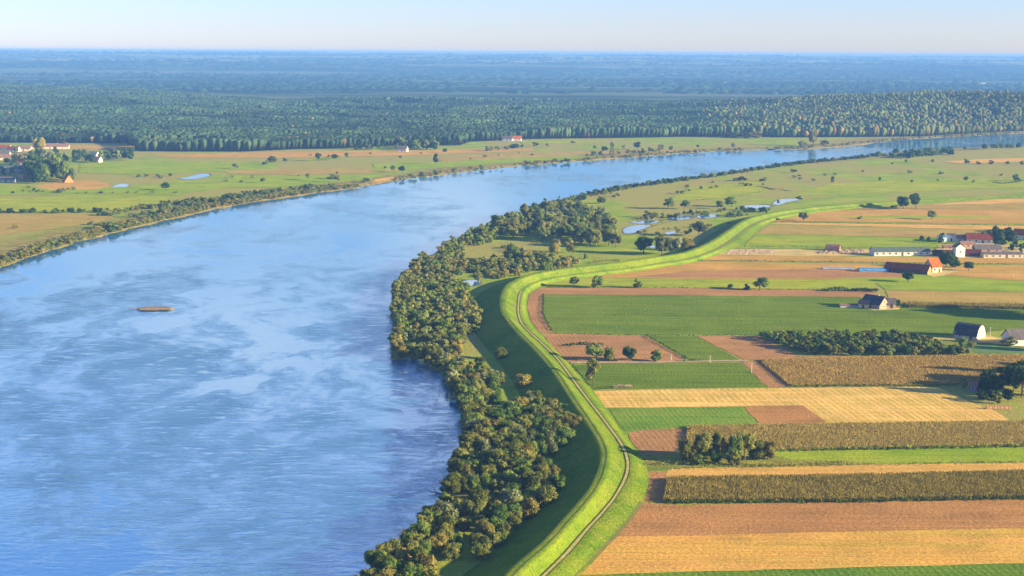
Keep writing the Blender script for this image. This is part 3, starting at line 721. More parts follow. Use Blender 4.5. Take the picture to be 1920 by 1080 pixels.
def trunk_mesh(name, seed, low=.3, limbs=4, r=.035):
    rg = random.Random(seed); V = []; Fc = []
    def tube(p0, p1, r0, r1, k=6):
        p0, p1 = Vector(p0), Vector(p1); d = (p1 - p0).normalized(); a = d.orthogonal().normalized(); b_ = d.cross(a); o = len(V)
        for p, rr in ((p0, r0), ((p0 + p1) / 2 + a * r0 * .4, (r0 + r1) / 2), (p1, r1)):
            for i in range(k):
                t = 6.283 * i / k; V.append(tuple(p + (a * math.cos(t) + b_ * math.sin(t)) * rr))
        for j in range(2):
            for i in range(k): Fc.append((o + j * k + i, o + j * k + (i + 1) % k, o + (j + 1) * k + (i + 1) % k, o + (j + 1) * k + i))
    tube((0, 0, -.03), (.01, .01, low + .15), r, r * .7)
    for k in range(limbs):
        t = 6.283 * k / limbs + rg.uniform(-.5, .5)
        tube((.01, .01, low + .02 + .05 * k), (.26 * math.cos(t), .26 * math.sin(t), low + .35 + .06 * k), r * .55, r * .15, 5)
    tube((.01, .01, low + .1), (0, .02, .85), r * .6, r * .12, 5)
    return mesh_np(name, np.array(V), np.array(Fc))
MATS = {'green': C_GREEN, 'olive': C_OLIVE, 'rust': C_RUST, 'dark': C_DARK, 'grey': C_GREY}
_pc = {}
def proto(shape, q, var, colr):
    """shared crown mesh; q: detail level 0 far .. 2 near"""
    key = (shape, q, var, colr)
    if key not in _pc:
        base = (shape, q, var)
        if base not in _pc:
            nl, lv, ls = [(9, 240, .095), (13, 1000, .055), (18, 3000, .036)][q]
            low = {'bush': 0.0, 'round': .14, 'tall': .12, 'fan': .04}[shape]
            _pc[base] = crown_mesh('crown', hash(shape) % 1000 * 0 + {'bush': 100, 'round': 200, 'tall': 300, 'fan': 400}[shape] + var * 7 + q, nl, lv, ls, shape, low)
        me = _pc[base].copy(); me.materials.append(MATS[colr]); _pc[key] = me
    return _pc[key]
_tk = [trunk_mesh('trunk', s, .26, 4) for s in (1, 2, 3)]
for t_ in _tk: t_.materials.append(BARK)
CNAME = {'green': 'mid green', 'olive': 'olive', 'rust': 'yellowing', 'dark': 'dark green', 'grey': 'grey green'}
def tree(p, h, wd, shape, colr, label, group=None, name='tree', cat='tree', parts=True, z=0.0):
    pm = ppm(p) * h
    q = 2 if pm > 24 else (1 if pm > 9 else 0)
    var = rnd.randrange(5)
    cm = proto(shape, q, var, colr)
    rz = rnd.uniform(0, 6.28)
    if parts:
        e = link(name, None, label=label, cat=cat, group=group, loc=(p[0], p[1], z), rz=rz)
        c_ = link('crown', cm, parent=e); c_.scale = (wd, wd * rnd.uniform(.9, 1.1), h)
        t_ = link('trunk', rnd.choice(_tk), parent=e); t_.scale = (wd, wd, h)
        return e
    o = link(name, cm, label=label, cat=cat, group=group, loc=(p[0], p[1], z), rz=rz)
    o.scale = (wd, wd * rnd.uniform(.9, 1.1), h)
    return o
_stuff = []
def merge_stuff(name, items, label, cat):
    """many small crowns as one mesh; items: (p, h, w, shape, colour, z)"""
    Vs = []; Fs4 = []; Fs3 = []; Ts = []; off = 0; cols = []
    bycol = {}
    for it in items: bycol.setdefault(it[4], []).append(it)
    src = {}
    mats = list(bycol); Vall = []; F4 = []; F3 = []; T = []; M4 = []; M3 = []
    for mi, cc in enumerate(mats):
        for (p, h, wd, shp, _, z) in bycol[cc]:
            var = rnd.randrange(5); key = (shp, var)
            if key not in src:
                me = proto(shp, 0 if ppm(p) * h < 12 else 1, var, cc)
                v = np.empty(len(me.vertices) * 3, np.float32); me.vertices.foreach_get('co', v); v = v.reshape(-1, 3)
                t = np.empty(len(me.vertices), np.float32); me.attributes['tint'].data.foreach_get('value', t)
                f4 = np.array([pp.vertices[:] for pp in me.polygons if len(pp.vertices) == 4]); f3 = np.array([pp.vertices[:] for pp in me.polygons if len(pp.vertices) == 3])
                src[key] = (v, t, f4, f3)
            v, t, f4, f3 = src[key]; a = rnd.uniform(0, 6.28); c, s = math.cos(a), math.sin(a)
            x = (v[:, 0] * c - v[:, 1] * s) * wd + p[0]; y = (v[:, 0] * s + v[:, 1] * c) * wd + p[1]
            Vall.append(np.stack([x, y, v[:, 2] * h + z], 1)); T.append(np.clip(t + rnd.uniform(-.15, .15), 0, 1))
            F4.append(f4 + off); F3.append(f3 + off); M4 += [mi] * len(f4); M3 += [mi] * len(f3); off += len(v)
    me = mesh_np(name, np.vstack(Vall), [np.vstack(F4), np.vstack(F3)], np.concatenate(T))
    for cc in mats: me.materials.append(MATS[cc])
    me.polygons.foreach_set('material_index', np.array(M4 + M3, np.int32))
    link(name, me, label=label, cat=cat, kind='stuff')

def scatter(pts, spacing, seed, world=False, z=0.0):
    """blue-noise-ish points in a photo-outlined ground polygon"""
    P = np.array(pts) if world else pol(pts)
    rg = np.random.RandomState(seed); x0, y0 = P.min(0); x1, y1 = P.max(0); out = []
    gx, gy = np.meshgrid(np.arange(x0, x1, spacing), np.arange(y0, y1, spacing * .87))
    gx = gx + (np.arange(gx.shape[0]) % 2)[:, None] * spacing / 2
    gx = gx.ravel() + rg.uniform(-.42, .42, gx.size) * spacing; gy = gy.ravel() + rg.uniform(-.42, .42, gy.size) * spacing
    k = inside(P, gx, gy)
    return list(zip(gx[k], gy[k]))

# --- riverside thicket on the near bank
def pick(wts):
    r = rnd.uniform(0, sum(wts.values()))
    for k, v in wts.items():
        r -= v
        if r <= 0: return k
    return k
MIX = {'olive': 8, 'green': 6, 'rust': 1.2, 'grey': 1.2}
zones = [
    # pts, spacing, (hmin,hmax), (wmin,wmax) factors, mix, place words
    ([(545,1240),(682,1092),(735,1042),(782,1008),(812,968),(846,968),(1000,975),(970,1012),(930,1048),(880,1062),(835,1062),(800,1110),(700,1240)], 4.6, (4.5, 7.5), 1.0, MIX, 'nearest stretch of the riverside thicket'),
    ([(812,968),(838,938),(850,900),(872,872),(990,870),(1062,900),(1052,922),(1025,955),(1000,975),(846,968)], 4.6, (5, 8), 1.0, MIX, 'thicket below the middle clearing'),
    ([(884,850),(872,812),(868,790),(858,768),(905,752),(1010,752),(1052,765),(1074,815),(1064,845),(1005,862),(960,868),(900,862)], 4.8, (5.5, 8.5), 1.0, MIX, 'thicket above the middle clearing'),
    ([(850,735),(838,712),(812,688),(778,672),(800,662),(850,668),(905,700),(950,718),(890,745),(862,752)], 4.4, (4, 7), 1.0, MIX, 'narrow thicket by the river inlet'),
    ([(744,664),(742,610),(746,575),(800,568),(880,560),(898,590),(905,612),(872,640),(862,668),(790,672)], 4.9, (4.5, 7.5), 1.0, MIX, 'wide thicket on the river bend'),
    ([(746,575),(745,556),(768,524),(795,500),(830,510),(870,540),(884,552),(880,562),(800,568)], 5.0, (4, 7), 1.0, MIX, 'thicket beside the little white pool'),
    ([(795,500),(806,490),(900,492),(1010,478),(1092,492),(1100,500),(1000,512),(960,520),(905,530),(860,520)], 5.6, (3, 5.5), 1.05, {'olive': 6, 'green': 3, 'rust': 3}, 'low scrub behind the dike bend'),
    ([(808,492),(845,458),(870,462),(870,480),(850,494)], 5.2, (4, 6), 1.0, MIX, 'bank scrub above the river bend'),
    ([(845,460),(930,420),(948,440),(930,452),(880,465)], 5.5, (4.5, 8), .95, {'green': 6, 'olive': 3, 'dark': 2}, 'bank wood upstream of the bend'),
    ([(930,432),(1000,402),(1060,388),(1100,400),(1150,430),(1168,462),(1130,470),(1060,455),(990,452),(940,450)], 8.6, (7, 12), .85, {'green': 4, 'olive': 7, 'grey': 2}, 'grove between river and meadow pools'),
]
allb = []
for zi, (pts, spc, hr, wf, mx, place) in enumerate(zones):
    for (x, y) in scatter(pts, spc * 1.06, 40 + zi):
        if float(fbm(np.array(x / 16.), np.array(y / 16.), 91)) < (.24 if zi == 0 else .345): continue
        h = rnd.uniform(*hr) * (0.8 + .35 * float(vnoise(np.array(x / 14), np.array(y / 14), 3)))
        if zi < 6: h *= .86
        allb.append((h * ppm((x, y)), (x, y), h, mx, place, zi, wf, spc))
bd = np.r_[0, np.cumsum(np.linalg.norm(np.diff(RB_E, axis=0), axis=1))]
tt = 0.0
while tt < bd[-1]:
    q = np.array([np.interp(tt, bd, RB_E[:, k_]) for k_ in (0, 1)]); tt += rnd.uniform(2.6, 5.6)
    if not (285 < q[1] < 860): continue
    zi = 0 if q[1] < 385 else 1 if q[1] < 430 else 2 if q[1] < 500 else 3 if q[1] < 580 else 4 if q[1] < 700 else 5 if q[1] < 790 else 7
    h = rnd.uniform(3.2, 6.2)
    allb.append((h * ppm(q), (q[0] + rnd.uniform(1.2, 3.5), q[1] + rnd.uniform(-1, 1)), h, MIX, zones[zi][5], zi, 1.15, 4.4))
allb.sort(key=lambda t: -t[0])
shp = {0: ['bush', 'fan', 'round'], 9: ['tall', 'round', 'round']}
rest = []
pz = lambda zi: -.25
near = [b for b in allb if b[5] != 9]; grove = [b for b in allb if b[5] == 9]
for k, (pmh, p, h, mx, place, zi, wf, spc) in enumerate(near + grove):
    colr = pick(mx); s_ = rnd.choice(shp.get(9 if zi == 9 else 0)); wd = max(h * wf * rnd.uniform(.85, 1.15), spc * .95)
    if k < 300 or zi == 9:
        size = 'large' if h > 6.3 else ('middling' if h > 5 else 'small')
        if zi == 9: size = 'tall' if h > 9.5 else 'shorter'
        form = {'bush': 'rounded', 'fan': 'fanning', 'round': 'broad crowned', 'tall': 'upright'}[s_]
        lab = '%s %s %s tree, %s' % (size, CNAME[colr], form, place)
        tree(p, h, wd, s_, colr, lab[:200], 'trees: ' + lab, name='willow_tree' if zi != 9 else 'grove_tree', cat='tree')
    else:
        rest.append((p, h, wd, 'bush', colr, pz(zi)))
if rest: merge_stuff('riverside_scrub', rest, 'low mixed scrub filling the riverside thicket between the larger willows', 'scrub')
hedge_later = True
print('thicket', len(near), len(grove), len(rest))

# --- scattered shrubs, one line per strip: bank fringes and floodplains
def strip(name, line, width, spacing, hr, mx, label, seed, wf=1.1, thr=0.0, shapes=('bush',), side=1, z=-.2, indiv=300, cat='bush'):
    P = pol(line); rg = random.Random(seed); items = []
    for a, b_ in zip(P[:-1], P[1:]):
        L = np.linalg.norm(b_ - a); t = (b_ - a) / L; nn = np.array([t[1], -t[0]]) * side
        k = int(L / spacing * max(1, width / spacing)); 
        for _ in range(max(k, 1)):
            q = a + t * rg.uniform(0, L) + nn * rg.uniform(0, width)
            if float(fbm(q[0] / 25, q[1] / 25, seed)) < thr: continue
            items.append((q, rg.uniform(*hr)))
    items.sort(key=lambda t: -t[1] * ppm(t[0])); rst = []
    for k, (q, h) in enumerate(items):
        colr = pick(mx)
        if k < indiv:
            szw = 'larger' if h > (hr[0] + hr[1]) / 2 else 'smaller'
            lab = '%s %s %s' % (szw, CNAME[colr], label)
            tree(q, h, h * wf * rg.uniform(.9, 1.4), rg.choice(shapes), colr, lab, 'bushes: ' + lab, name=name, cat=cat, parts=False, z=z)
        else: rst.append((q, h, h * wf * rg.uniform(.9, 1.4), 'bush', colr, z))
    if rst: merge_stuff('bank_scrub', rst, 'scattered low scrub, ' + label.replace('bush ', ''), 'scrub')
    return len(items)
FAR = {'olive': 4, 'green': 5, 'dark': 3, 'grey': 2}
WB = {'olive': 6, 'rust': 7, 'grey': 2, 'green': 3}
print(strip('bank_bush', [(-120,540),(0,500),(60,480),(120,461),(200,438),(260,423),(330,407),(420,387),(520,371),(600,359),(680,350)], 17, 2.6, (1.0, 2.9), WB, 'bush on the sandy left bank of the wide river', 3, 1.3, .24, side=-1, indiv=85))
print(strip('bank_bush', [(740,339),(820,329),(900,319),(1000,309),(1100,301),(1200,294),(1300,286),(1400,282),(1500,279),(1600,272),(1700,262),(1800,256),(1920,250)], 18, 9, (1.8, 4.0), WB, 'bush on the far bank of the upper river', 4, 1.4, .34, side=-1, indiv=50))
print(strip('hedge_bush', [(-100,400),(0,400),(50,400),(110,400),(160,399),(215,399)], 6, 3.6, (2.2, 4.2), {'dark': 5, 'green': 5}, 'bush in the hedge above the brown field at far left', 5, 1.2, .2, side=-1))
print(strip('bank_bush', [(200,440),(240,425),(290,410),(350,396),(420,382),(510,366)], 20, 6, (2.5, 4.4), FAR, 'bush in the belt behind the left bank', 6, 1.3, .42, side=-1, indiv=40))
print(strip('hedge_bush', [(205,406),(250,396),(300,390),(360,382),(430,374),(480,366),(560,358),(640,348),(700,342)], 10, 5.0, (2.5, 4.6), FAR, 'bush in the green belt along the left meadows', 7, 1.3, .38, side=-1, indiv=90))
print(strip('meadow_bush', [(0,362),(60,358),(120,362),(70,365),(130,355)], 10, 9, (2, 3.5), FAR, 'bush in the left meadow below the farm', 8, 1.3, .2))
print(strip('meadow_bush', [(100,363),(200,362),(280,361),(345,362)], 4, 9, (1.2, 2.4), FAR, 'low bush on the line across the left meadow', 9, 1.5, .2))
print(strip('meadow_bush', [(245,332),(290,330),(320,331),(300,336)], 8, 8, (2, 3.5), FAR, 'bush beside the left meadow pool', 10, 1.3, .1))
print(strip('bank_bush', [(1040,387),(1062,378),(1100,365),(1160,354),(1250,341),(1350,328),(1440,314),(1500,306),(1600,297),(1650,291)], 9, 4.2, (2.2, 4.6), {'dark': 4, 'green': 4, 'olive': 3}, 'bush fringing the near bank of the upper river', 11, 1.2, .22, side=1, indiv=85))
print(strip('bank_tree', [(1640,294),(1680,290),(1720,288),(1752,285)], 45, 13, (5, 9), {'dark': 5, 'green': 5}, 'tree in the wood on the point of the upper river bank', 12, 1.1, .2, ('round', 'bush'), cat='tree'))
print(strip('bank_tree', [(1755,282),(1800,280),(1850,278),(1925,275)], 25, 14, (4, 8), {'dark': 5, 'green': 5, 'olive': 2}, 'tree on the near bank at the far right river reach', 13, 1.1, .40, ('round', 'bush'), cat='tree'))
print(strip('meadow_bush', [(1800,304),(1860,306),(1900,308),(1930,310)], 25, 14, (3, 6.5), {'dark': 5, 'green': 5}, 'bush in the far right meadow below the river reach', 14, 1.3, .3))
print(strip('meadow_bush', [(1650,306),(1700,305),(1740,303)], 16, 14, (2.5, 4.5), FAR, 'bush below the wood on the point', 15, 1.2, .3))
print(strip('marsh_bush', [(1170,412),(1220,405),(1280,398),(1340,398),(1380,392),(1440,392)], 22, 9, (1.8, 4.2), FAR, 'bush among the meadow pools', 16, 1.2, .34))
print(strip('marsh_bush', [(1340,408),(1380,400),(1420,396)], 14, 7, (2, 4), FAR, 'bush in the reeds beside the shaded dike end', 17, 1.2, .3))
print(strip('marsh_bush', [(1100,372),(1200,355),(1300,345),(1350,340)], 60, 22, (2, 4), FAR, 'bush scattered over the floodplain meadow', 18, 1.2, .48))
print(strip('marsh_bush', [(950,462),(1000,470),(1060,480),(1150,478)], 16, 9, (2, 4), {'olive': 4, 'rust': 3, 'green': 3}, 'bush at the rim of the lawn behind the scrub', 19, 1.1, .42))
print(strip('meadow_bush', [(905,284),(960,277),(1000,275),(1030,275)], 10, 10, (4, 7), FAR, 'bush in the row below the far farm', 20, 1.3, .0))
print(strip('bank_bush', [(1110,294),(1150,291),(1210,287),(1250,284)], 14, 10, (3, 6), FAR, 'bush on the meadow edge of the far bank', 24, 1.2, .3, side=-1, indiv=30))
print(strip('meadow_bush', [(1440,332),(1500,328),(1600,322),(1640,320)], 20, 30, (1.5, 3), FAR, 'low bush in the right meadow', 25, 1.5, .3))

print(strip('floodplain_shrub', [(1090,400),(1150,385),(1230,372),(1330,362),(1420,352),(1520,342),(1640,335)], 70, 30, (1.2, 3.2), FAR, 'shrub strewn over the near floodplain', 31, 1.3, .50, side=-1))
print(strip('floodplain_shrub', [(1190,440),(1240,430),(1290,425),(1340,415)], 30, 12, (1.2, 3.4), FAR, 'shrub between the meadow pools and the dike', 32, 1.3, .40))
print(strip('floodplain_shrub', [(1640,322),(1720,318),(1800,322),(1900,328)], 90, 55, (1.6, 4.0), FAR, 'shrub strewn over the far right meadow', 33, 1.4, .44))
print(strip('floodplain_shrub', [(260,345),(340,342),(430,345),(520,340),(600,338)], 70, 38, (1.4, 3.6), FAR, 'shrub strewn over the left meadow', 34, 1.4, .46, side=-1))
print(strip('floodplain_shrub', [(420,306),(520,304),(640,302),(760,300),(900,296),(1050,290)], 110, 60, (1.8, 4.4), FAR, 'shrub on the far left meadow', 35, 1.4, .46, side=-1))
print(strip('floodplain_shrub', [(0,425),(60,422),(130,418),(180,420)], 16, 10, (1.4, 3.2), WB, 'shrub on the brown corner field at far left', 36, 1.3, .42))
print(strip('floodplain_shrub', [(0,352),(80,352),(160,356),(240,352)], 24, 22, (1.4, 3.2), FAR, 'shrub below the farm wood at left', 37, 1.4, .40))
# --- trees that stand by themselves: px, py of the foot, height px, width px, shape, colour, label
lone = [
 (940,674,26,28,'bush','olive','lone olive bush in the shadow of the dike'),
 (983,728,30,36,'bush','rust','yellowing bush at the thicket edge beside the dike shadow'),
 (1112,722,48,36,'tall','olive','tall olive tree at the corner of the green plot beside the dike'),
 (1115,677,36,32,'round','green','leafy tree leftmost of the row of four along the dirt lane'),
 (1143,676,28,26,'bush','olive','olive bush second of the row of four along the dirt lane'),
 (1180,677,28,30,'round','dark','dark round tree third of the row of four along the dirt lane'),
 (1229,678,24,22,'bush','green','small green tree rightmost of the row of four along the dirt lane'),
 (1077,538,20,22,'round','olive','small round tree leftmost on the grass strip above the dike bend'),
 (1121,540,24,26,'bush','green','spreading tree second from the dike on the grass strip'),
 (1196,540,18,22,'bush','green','low round tree third from the dike on the grass strip'),
 (1369,543,11,12,'round','dark','tiny dark bush at the start of the hedge above the long brown strip'),
 (1400,544,12,13,'bush','dark','small dark bush next to the larger round tree above the brown strip'),
 (1425,545,26,34,'round','green','larger round tree above the long brown strip'),
 (1703,529,20,26,'round','dark','dark round tree in front of the maroon barn'),
 (1774,503,34,32,'round','dark','big dark tree behind the orange roofed house'),
 (1791,502,22,20,'bush','dark','dark bush right of the big tree by the orange roofed house'),
 (1816,508,18,22,'round','dark','solitary dark tree right of the orange roofed house'),
 (1507,414,16,19,'round','olive','round brownish tree on the tan field near the dike end'),
 (1746,412,17,20,'round','olive','round brownish tree on the tan field below the dark twin trees'),
 (1612,411,7,12,'bush','olive','small brown bush on the tan field between the two round trees'),
 (1693,392,24,27,'round','dark','left tree of the large dark pair beyond the fields'),
 (1717,391,29,26,'round','dark','right and taller tree of the large dark pair beyond the fields'),
 (1677,393,9,14,'bush','dark','dark bush at the left foot of the large dark pair'),
 (1207,477,34,36,'round','dark','dark round tree alone at the foot of the dike left of the olive trees'),
 (1241,479,40,34,'round','olive','big olive tree second in the row at the foot of the dike'),
 (1263,477,36,30,'round','grey','grey green tree third in the row at the foot of the dike'),
 (1288,470,28,30,'bush','rust','yellowing bush at the foot of the dike beside the olive trees'),
 (1310,443,28,30,'round','olive','spreading olive tree beside the long dike shadow'),
 (1129,420,34,26,'tall','grey','tall grey green tree on the meadow behind the grove'),
 (1252,392,22,28,'round','green','left tree of the pair on the floodplain meadow'),
 (1282,392,18,24,'round','green','right tree of the pair on the floodplain meadow'),
 (1214,408,14,18,'bush','olive','small tree beside the meadow pools'),
 (1372,388,20,28,'round','green','large tree at the end of the upper pool'),
 (1350,392,16,18,'round','olive','smaller tree left of the large tree at the upper pool'),
 (1128,382,14,20,'bush','olive','bush on the meadow near the river grove'),
 (1040,478,32,24,'bush','rust','yellowing bush on the lawn behind the low scrub'),
 (1068,474,24,20,'bush','rust','smaller yellowing bush right on the lawn behind the low scrub'),
 (985,492,22,20,'bush','rust','rusty bush standing in the low scrub'),
 (960,490,34,32,'bush','green','large green bush standing in the low scrub'),
 (1379,304+38,9,9,'round','olive','small round bush on the floodplain right of the fringe'),
 (1561,343,13,9,'tall','green','narrow dark tree in the middle of the right meadow'),
 (1650,340,8,9,'round','green','small round tree in the right meadow'),
 (1709,342,5,7,'bush','green','tiny bush left of the distant pair in the right meadow'),
 (1758,341,6,7,'round','green','tiny round bush in the right meadow'),
 (1811,341,11,9,'round','green','small tree leaning over a tiny bush in the right meadow'),
 (1825,342,6,7,'bush','green','tiny bush beside the small tree in the right meadow'),
 (1905,340,14,18,'bush','green','bush beside the dark ditch at the far right meadow'),
 (1487,324,7,14,'bush','dark','low dark bush in the meadow below the river fringe'),
 (1392,339,8,26,'bush','dark','long low dark bush below the river fringe'),
 (1430,340,8,16,'bush','dark','low dark bush right of the long low one'),
 (1498,375,8,14,'bush','dark','dark bush at the tip of the upper pool'),
 (1459,384,10,7,'round','green','small bush on the rim of the upper pool'),
 (310,357,15,18,'round','dark','round dark tree alone on the left meadow'),
 (597,302,15,16,'round','dark','dark round tree in the far left meadow'),
 (628,300,11,15,'round','dark','smaller dark round tree right of the other in the far left meadow'),
 (512,305,14,22,'bush','olive','olive tree at the far left meadow'),
 (497,309,9,12,'bush','dark','small bush left of the olive tree at the far left meadow'),
 (535,304,8,12,'bush','grey','small grey bush right of the olive tree at the far left meadow'),
 (442,317,11,14,'round','grey','small grey tree on the brown strip at left'),
 (493,343,10,11,'round','olive','small round bush in the left meadow between the pool and the river'),
 (578,338,13,15,'round','green','round tree near the left bank'),
 (632,342,20,16,'tall','olive','taller olive tree on the left bank'),
 (625,336,10,24,'bush','olive','spreading bush behind the left bank'),
 (652,297,12,12,'round','grey','small grey tree on the far left meadow edge'),
 (817,308,19,14,'tall','dark','twin stemmed dark tree alone on the far meadow'),
 (752,299,8,9,'round','olive','small brown bush on the far meadow'),
 (736,322,12,11,'round','grey','left bush of the pair above the sandy beach'),
 (753,324,13,14,'round','dark','right darker bush of the pair above the sandy beach'),
 (722,316,5,7,'bush','dark','tiny bush left of the pair above the beach'),
 (835,287,9,12,'round','dark','small dark bush below the village trees'),
 (909,296,6,9,'bush','olive','low bush on the far meadow strip'),
 (882,299,4,6,'bush','olive','tiny bush on the far meadow strip'),
 (1075,268,5,12,'bush','grey','low bush on the meadow before the pine edge'),
 (1115,280,9,8,'round','grey','small grey tree on the far bank meadow'),
 (1148,281,15,9,'tall','grey','narrow grey tree on the far bank meadow'),
 (1133,284,10,14,'bush','dark','dark bush beside the narrow tree on the far bank meadow'),
 (1170,281,10,9,'round','grey','pale round tree on the far bank meadow'),
 (1195,281,16,16,'round','dark','dark round tree on the far bank meadow'),
 (1240,284,14,14,'round','olive','brownish tree on the far bank meadow'),
 (1258,284,11,10,'round','grey','small pale tree next to the brownish one on the far bank'),
 (1307,279,9,9,'round','dark','small dark tree above the sandy far bank'),
 (1375,278,10,10,'round','grey','pale bush above the sandy far bank'),
 (1524,274,33,18,'round','rust','golden yellow tree at the foot of the wooded bluff'),
 (1505,275,12,22,'bush','grey','pale bush left of the golden tree'),
 (1545,272,10,20,'bush','olive','low bush right of the golden tree'),
 (1372,258,12,34,'bush','olive','wide yellow green tree on the meadow before the forest'),
 (1410,259,13,40,'bush','rust','wide golden tree on the meadow before the forest'),
 (1870,757,22,22,'fan','olive','small sunlit tree before the dark farmyard wood'),
 (1806,658,26,16,'round','green','green tree in front of the round ended barn'),
 (1795,666,12,12,'round','dark','left of the two small round trees past the orchard'),
 (1812,666,12,12,'round','dark','right of the two small round trees past the orchard'),
 (1682,577,16,13,'round','dark','dark bush beside the dark roofed farmhouse'),
 (1694,578,9,12,'bush','dark','low bush right of the dark roofed farmhouse'),
 (1807,728,20,20,'fan','green','slim green tree over the purple shed'),
 (1820,652,12,20,'bush','olive','yellowish bush beside the round ended barn'),
 (1893,648,20,34,'bush','olive','pale bush in front of the grey roofed house at the right edge'),
]
for (x, y, hp, wp, s_, colr, lab) in lone:
    p = at(x, y); m_ = ppm(p)
    tree(p, hp / m_, wp / m_ * 1.05, s_, colr, lab, parts=(hp > 14), name='bush' if s_ == 'bush' else 'tree', cat='bush' if s_ == 'bush' else 'tree')
# willow clump on the edge of the maize
clump = [(1283,868,44,24,'fan','olive','sunlit willow'),(1297,866,40,26,'fan','rust','yellowing willow'),(1318,864,52,34,'round','olive','tall willow'),(1335,862,46,30,'round','green','green willow'),
         (1352,863,50,34,'round','olive','broad willow'),(1378,866,48,34,'round','green','dark bodied willow'),(1396,864,50,40,'round','olive','round willow'),(1418,862,38,32,'bush','olive','lower willow'),
         (1440,862,34,34,'bush','rust','outer willow'),(1376,872,20,26,'bush','olive','small front bush'),(1310,872,18,22,'bush','green','small shaded front bush'),(1342,868,26,26,'bush','dark','dark inner bush')]
ordn = ['leftmost', 'second', 'third', 'fourth', 'fifth', 'sixth', 'seventh', 'eighth', 'rightmost', 'foremost right', 'foremost left', 'innermost']
for (x, y, hp, wp, s_, colr, lab), od in zip(clump, ordn):
    p = at(x, y); m_ = ppm(p)
    tree(p, hp / m_ * 1.1, wp / m_ * 1.1, s_, colr, '%s, %s in the clump beside the pale maize' % (lab, od), 'willow clump on the field edge', name='willow_tree')
# orchard
k = 0
for row in range(9):
    yb = 634 + row * 4.1
    for cidx in range(22):
        x = 1432 + cidx * 17.5 + row * 9.5 + rnd.uniform(-3, 3)
        xe = 1700 + row * 15
        if x < 1425 + row * 11 or x > xe or rnd.random() < .10: continue
        p = at(x, yb + rnd.uniform(-1, 1)); h = rnd.uniform(3.0, 4.4)
        colr = pick({'olive': 5, 'green': 5, 'dark': 2})
        band = ['back rows', 'middle rows', 'front rows'][min(row // 3, 2)]; sidew = 'left end' if x < 1540 + row * 8 else ('middle' if x < 1640 + row * 8 else 'right end')
        lab = '%s orchard tree in the %s, %s of the orchard' % (CNAME[colr], band, sidew)
        tree(p, h, h * rnd.uniform(1.0, 1.35), rnd.choice(['bush', 'round', 'fan']), colr, lab, 'orchard trees: ' + lab, name='orchard_tree', parts=True); k += 1
print('orchard', k)
# dark farmyard wood at the right edge, and the trees just past the frame whose shadows cross the fields
yard = [(1842,752,20,22),(1850,740,28,26),(1862,738,26,28),(1846,730,22,22),(1872,742,30,28),(1860,716,20,20),(1850,722,30,26),(1866,728,28,26),(1882,722,40,30),(1900,734,52,36),(1915,745,60,40),(1896,716,34,30),(1920,722,56,40),(1842,732,18,22),(1838,744,14,22),(1858,748,16,24),(1890,752,24,26),
        (1905,700,20,26),(1935,735,60,44),(1950,720,56,44),(1965,745,60,44),(1945,705,50,40)]
for i, (x, y, hp, wp) in enumerate(yard):
    p = at(x, y); m_ = ppm(p)
    tree(p, hp / m_, wp / m_ * 1.1, rnd.choice(['round', 'bush', 'tall']), 'dark', '%s dark tree in the farmyard wood at the right edge' % ('tall' if hp > 35 else 'lower'),
         'farmyard wood, %s' % ('tall' if hp > 35 else 'low'), name='yard_tree')
for (x, y, hp, wp) in [(1965,590,60,50),(1990,597,66,60),(2010,604,60,50),(2060,600,70,60),(1975,660,40,40),(1985,692,34,34),(2000,702,40,34),(1985,440,40,50),(2010,438,40,40)]:
    p = at(x, y); m_ = ppm(p)
    tree(p, hp / m_, wp / m_, 'round', 'dark', 'dark tree standing past the right edge of the fields', 'trees past the right edge', name='tree')
# village and farm tree groups far away
def group_trees(lst, label, grp, colm=None, shapes=('round', 'tall', 'bush')):
    for (x, y, hp, wp) in lst:
        p = at(x, y); m_ = ppm(p); colr = pick(colm or {'dark': 6, 'green': 3, 'grey': 1}); szw = 'taller' if hp > 15 else 'lower'
        tree(p, hp / m_, wp / m_ * 1.1, rnd.choice(shapes), colr, '%s %s tree %s' % (szw, CNAME[colr], label), '%s: %s %s' % (grp, szw, colr), name='tree', parts=False)
r2 = random.Random(8)
def rpts(x0, x1, y0, y1, n, h0, h1):
    return [(r2.uniform(x0, x1), r2.uniform(y0, y1), r2.uniform(h0, h1), r2.uniform(h0, h1) * .85) for _ in range(n)]
group_trees(rpts(58, 118, 322, 345, 34, 24, 42), 'in the dense farm wood at far left', 'farm wood at far left', {'dark': 8, 'green': 3})
group_trees(rpts(0, 64, 300, 330, 22, 9, 17), 'behind the far left farm', 'trees behind the far left farm')
group_trees(rpts(95, 180, 296, 306, 16, 9, 20), 'around the left hamlet', 'trees around the left hamlet')
group_trees(rpts(180, 250, 294, 302, 16, 10, 20), 'at the right end of the left hamlet', 'trees at the right end of the left hamlet')
group_trees([(104,289,15,13),(30,285,12,10),(58,292,10,10),(76,303,26,22),(90,310,30,24),(62,300,20,14)], 'between the left farm houses', 'trees between the left farm houses')
group_trees([(118,340,16,14),(130,338,26,22),(106,322,16,13)], 'at the right corner of the far left farm', 'trees at the farm corner')
group_trees([(74,288,31,22)], 'with golden leaves above the left hamlet', 'golden hamlet tree', {'rust': 1}, ('round',))
group_trees([(117,272,8,18)], 'with golden leaves before the pine edge', 'golden tree by the pines', {'rust': 1}, ('bush',))
group_trees(rpts(745, 822, 272, 281, 40, 11, 20), 'in the small wood around the red roofed village', 'village wood')
group_trees(rpts(822, 862, 268, 274, 8, 7, 14), 'at the right end of the village wood', 'end of the village wood')
group_trees(rpts(640, 740, 276, 283, 16, 7, 13), 'left of the village wood', 'trees left of the village wood', {'grey': 4, 'dark': 4, 'green': 3})
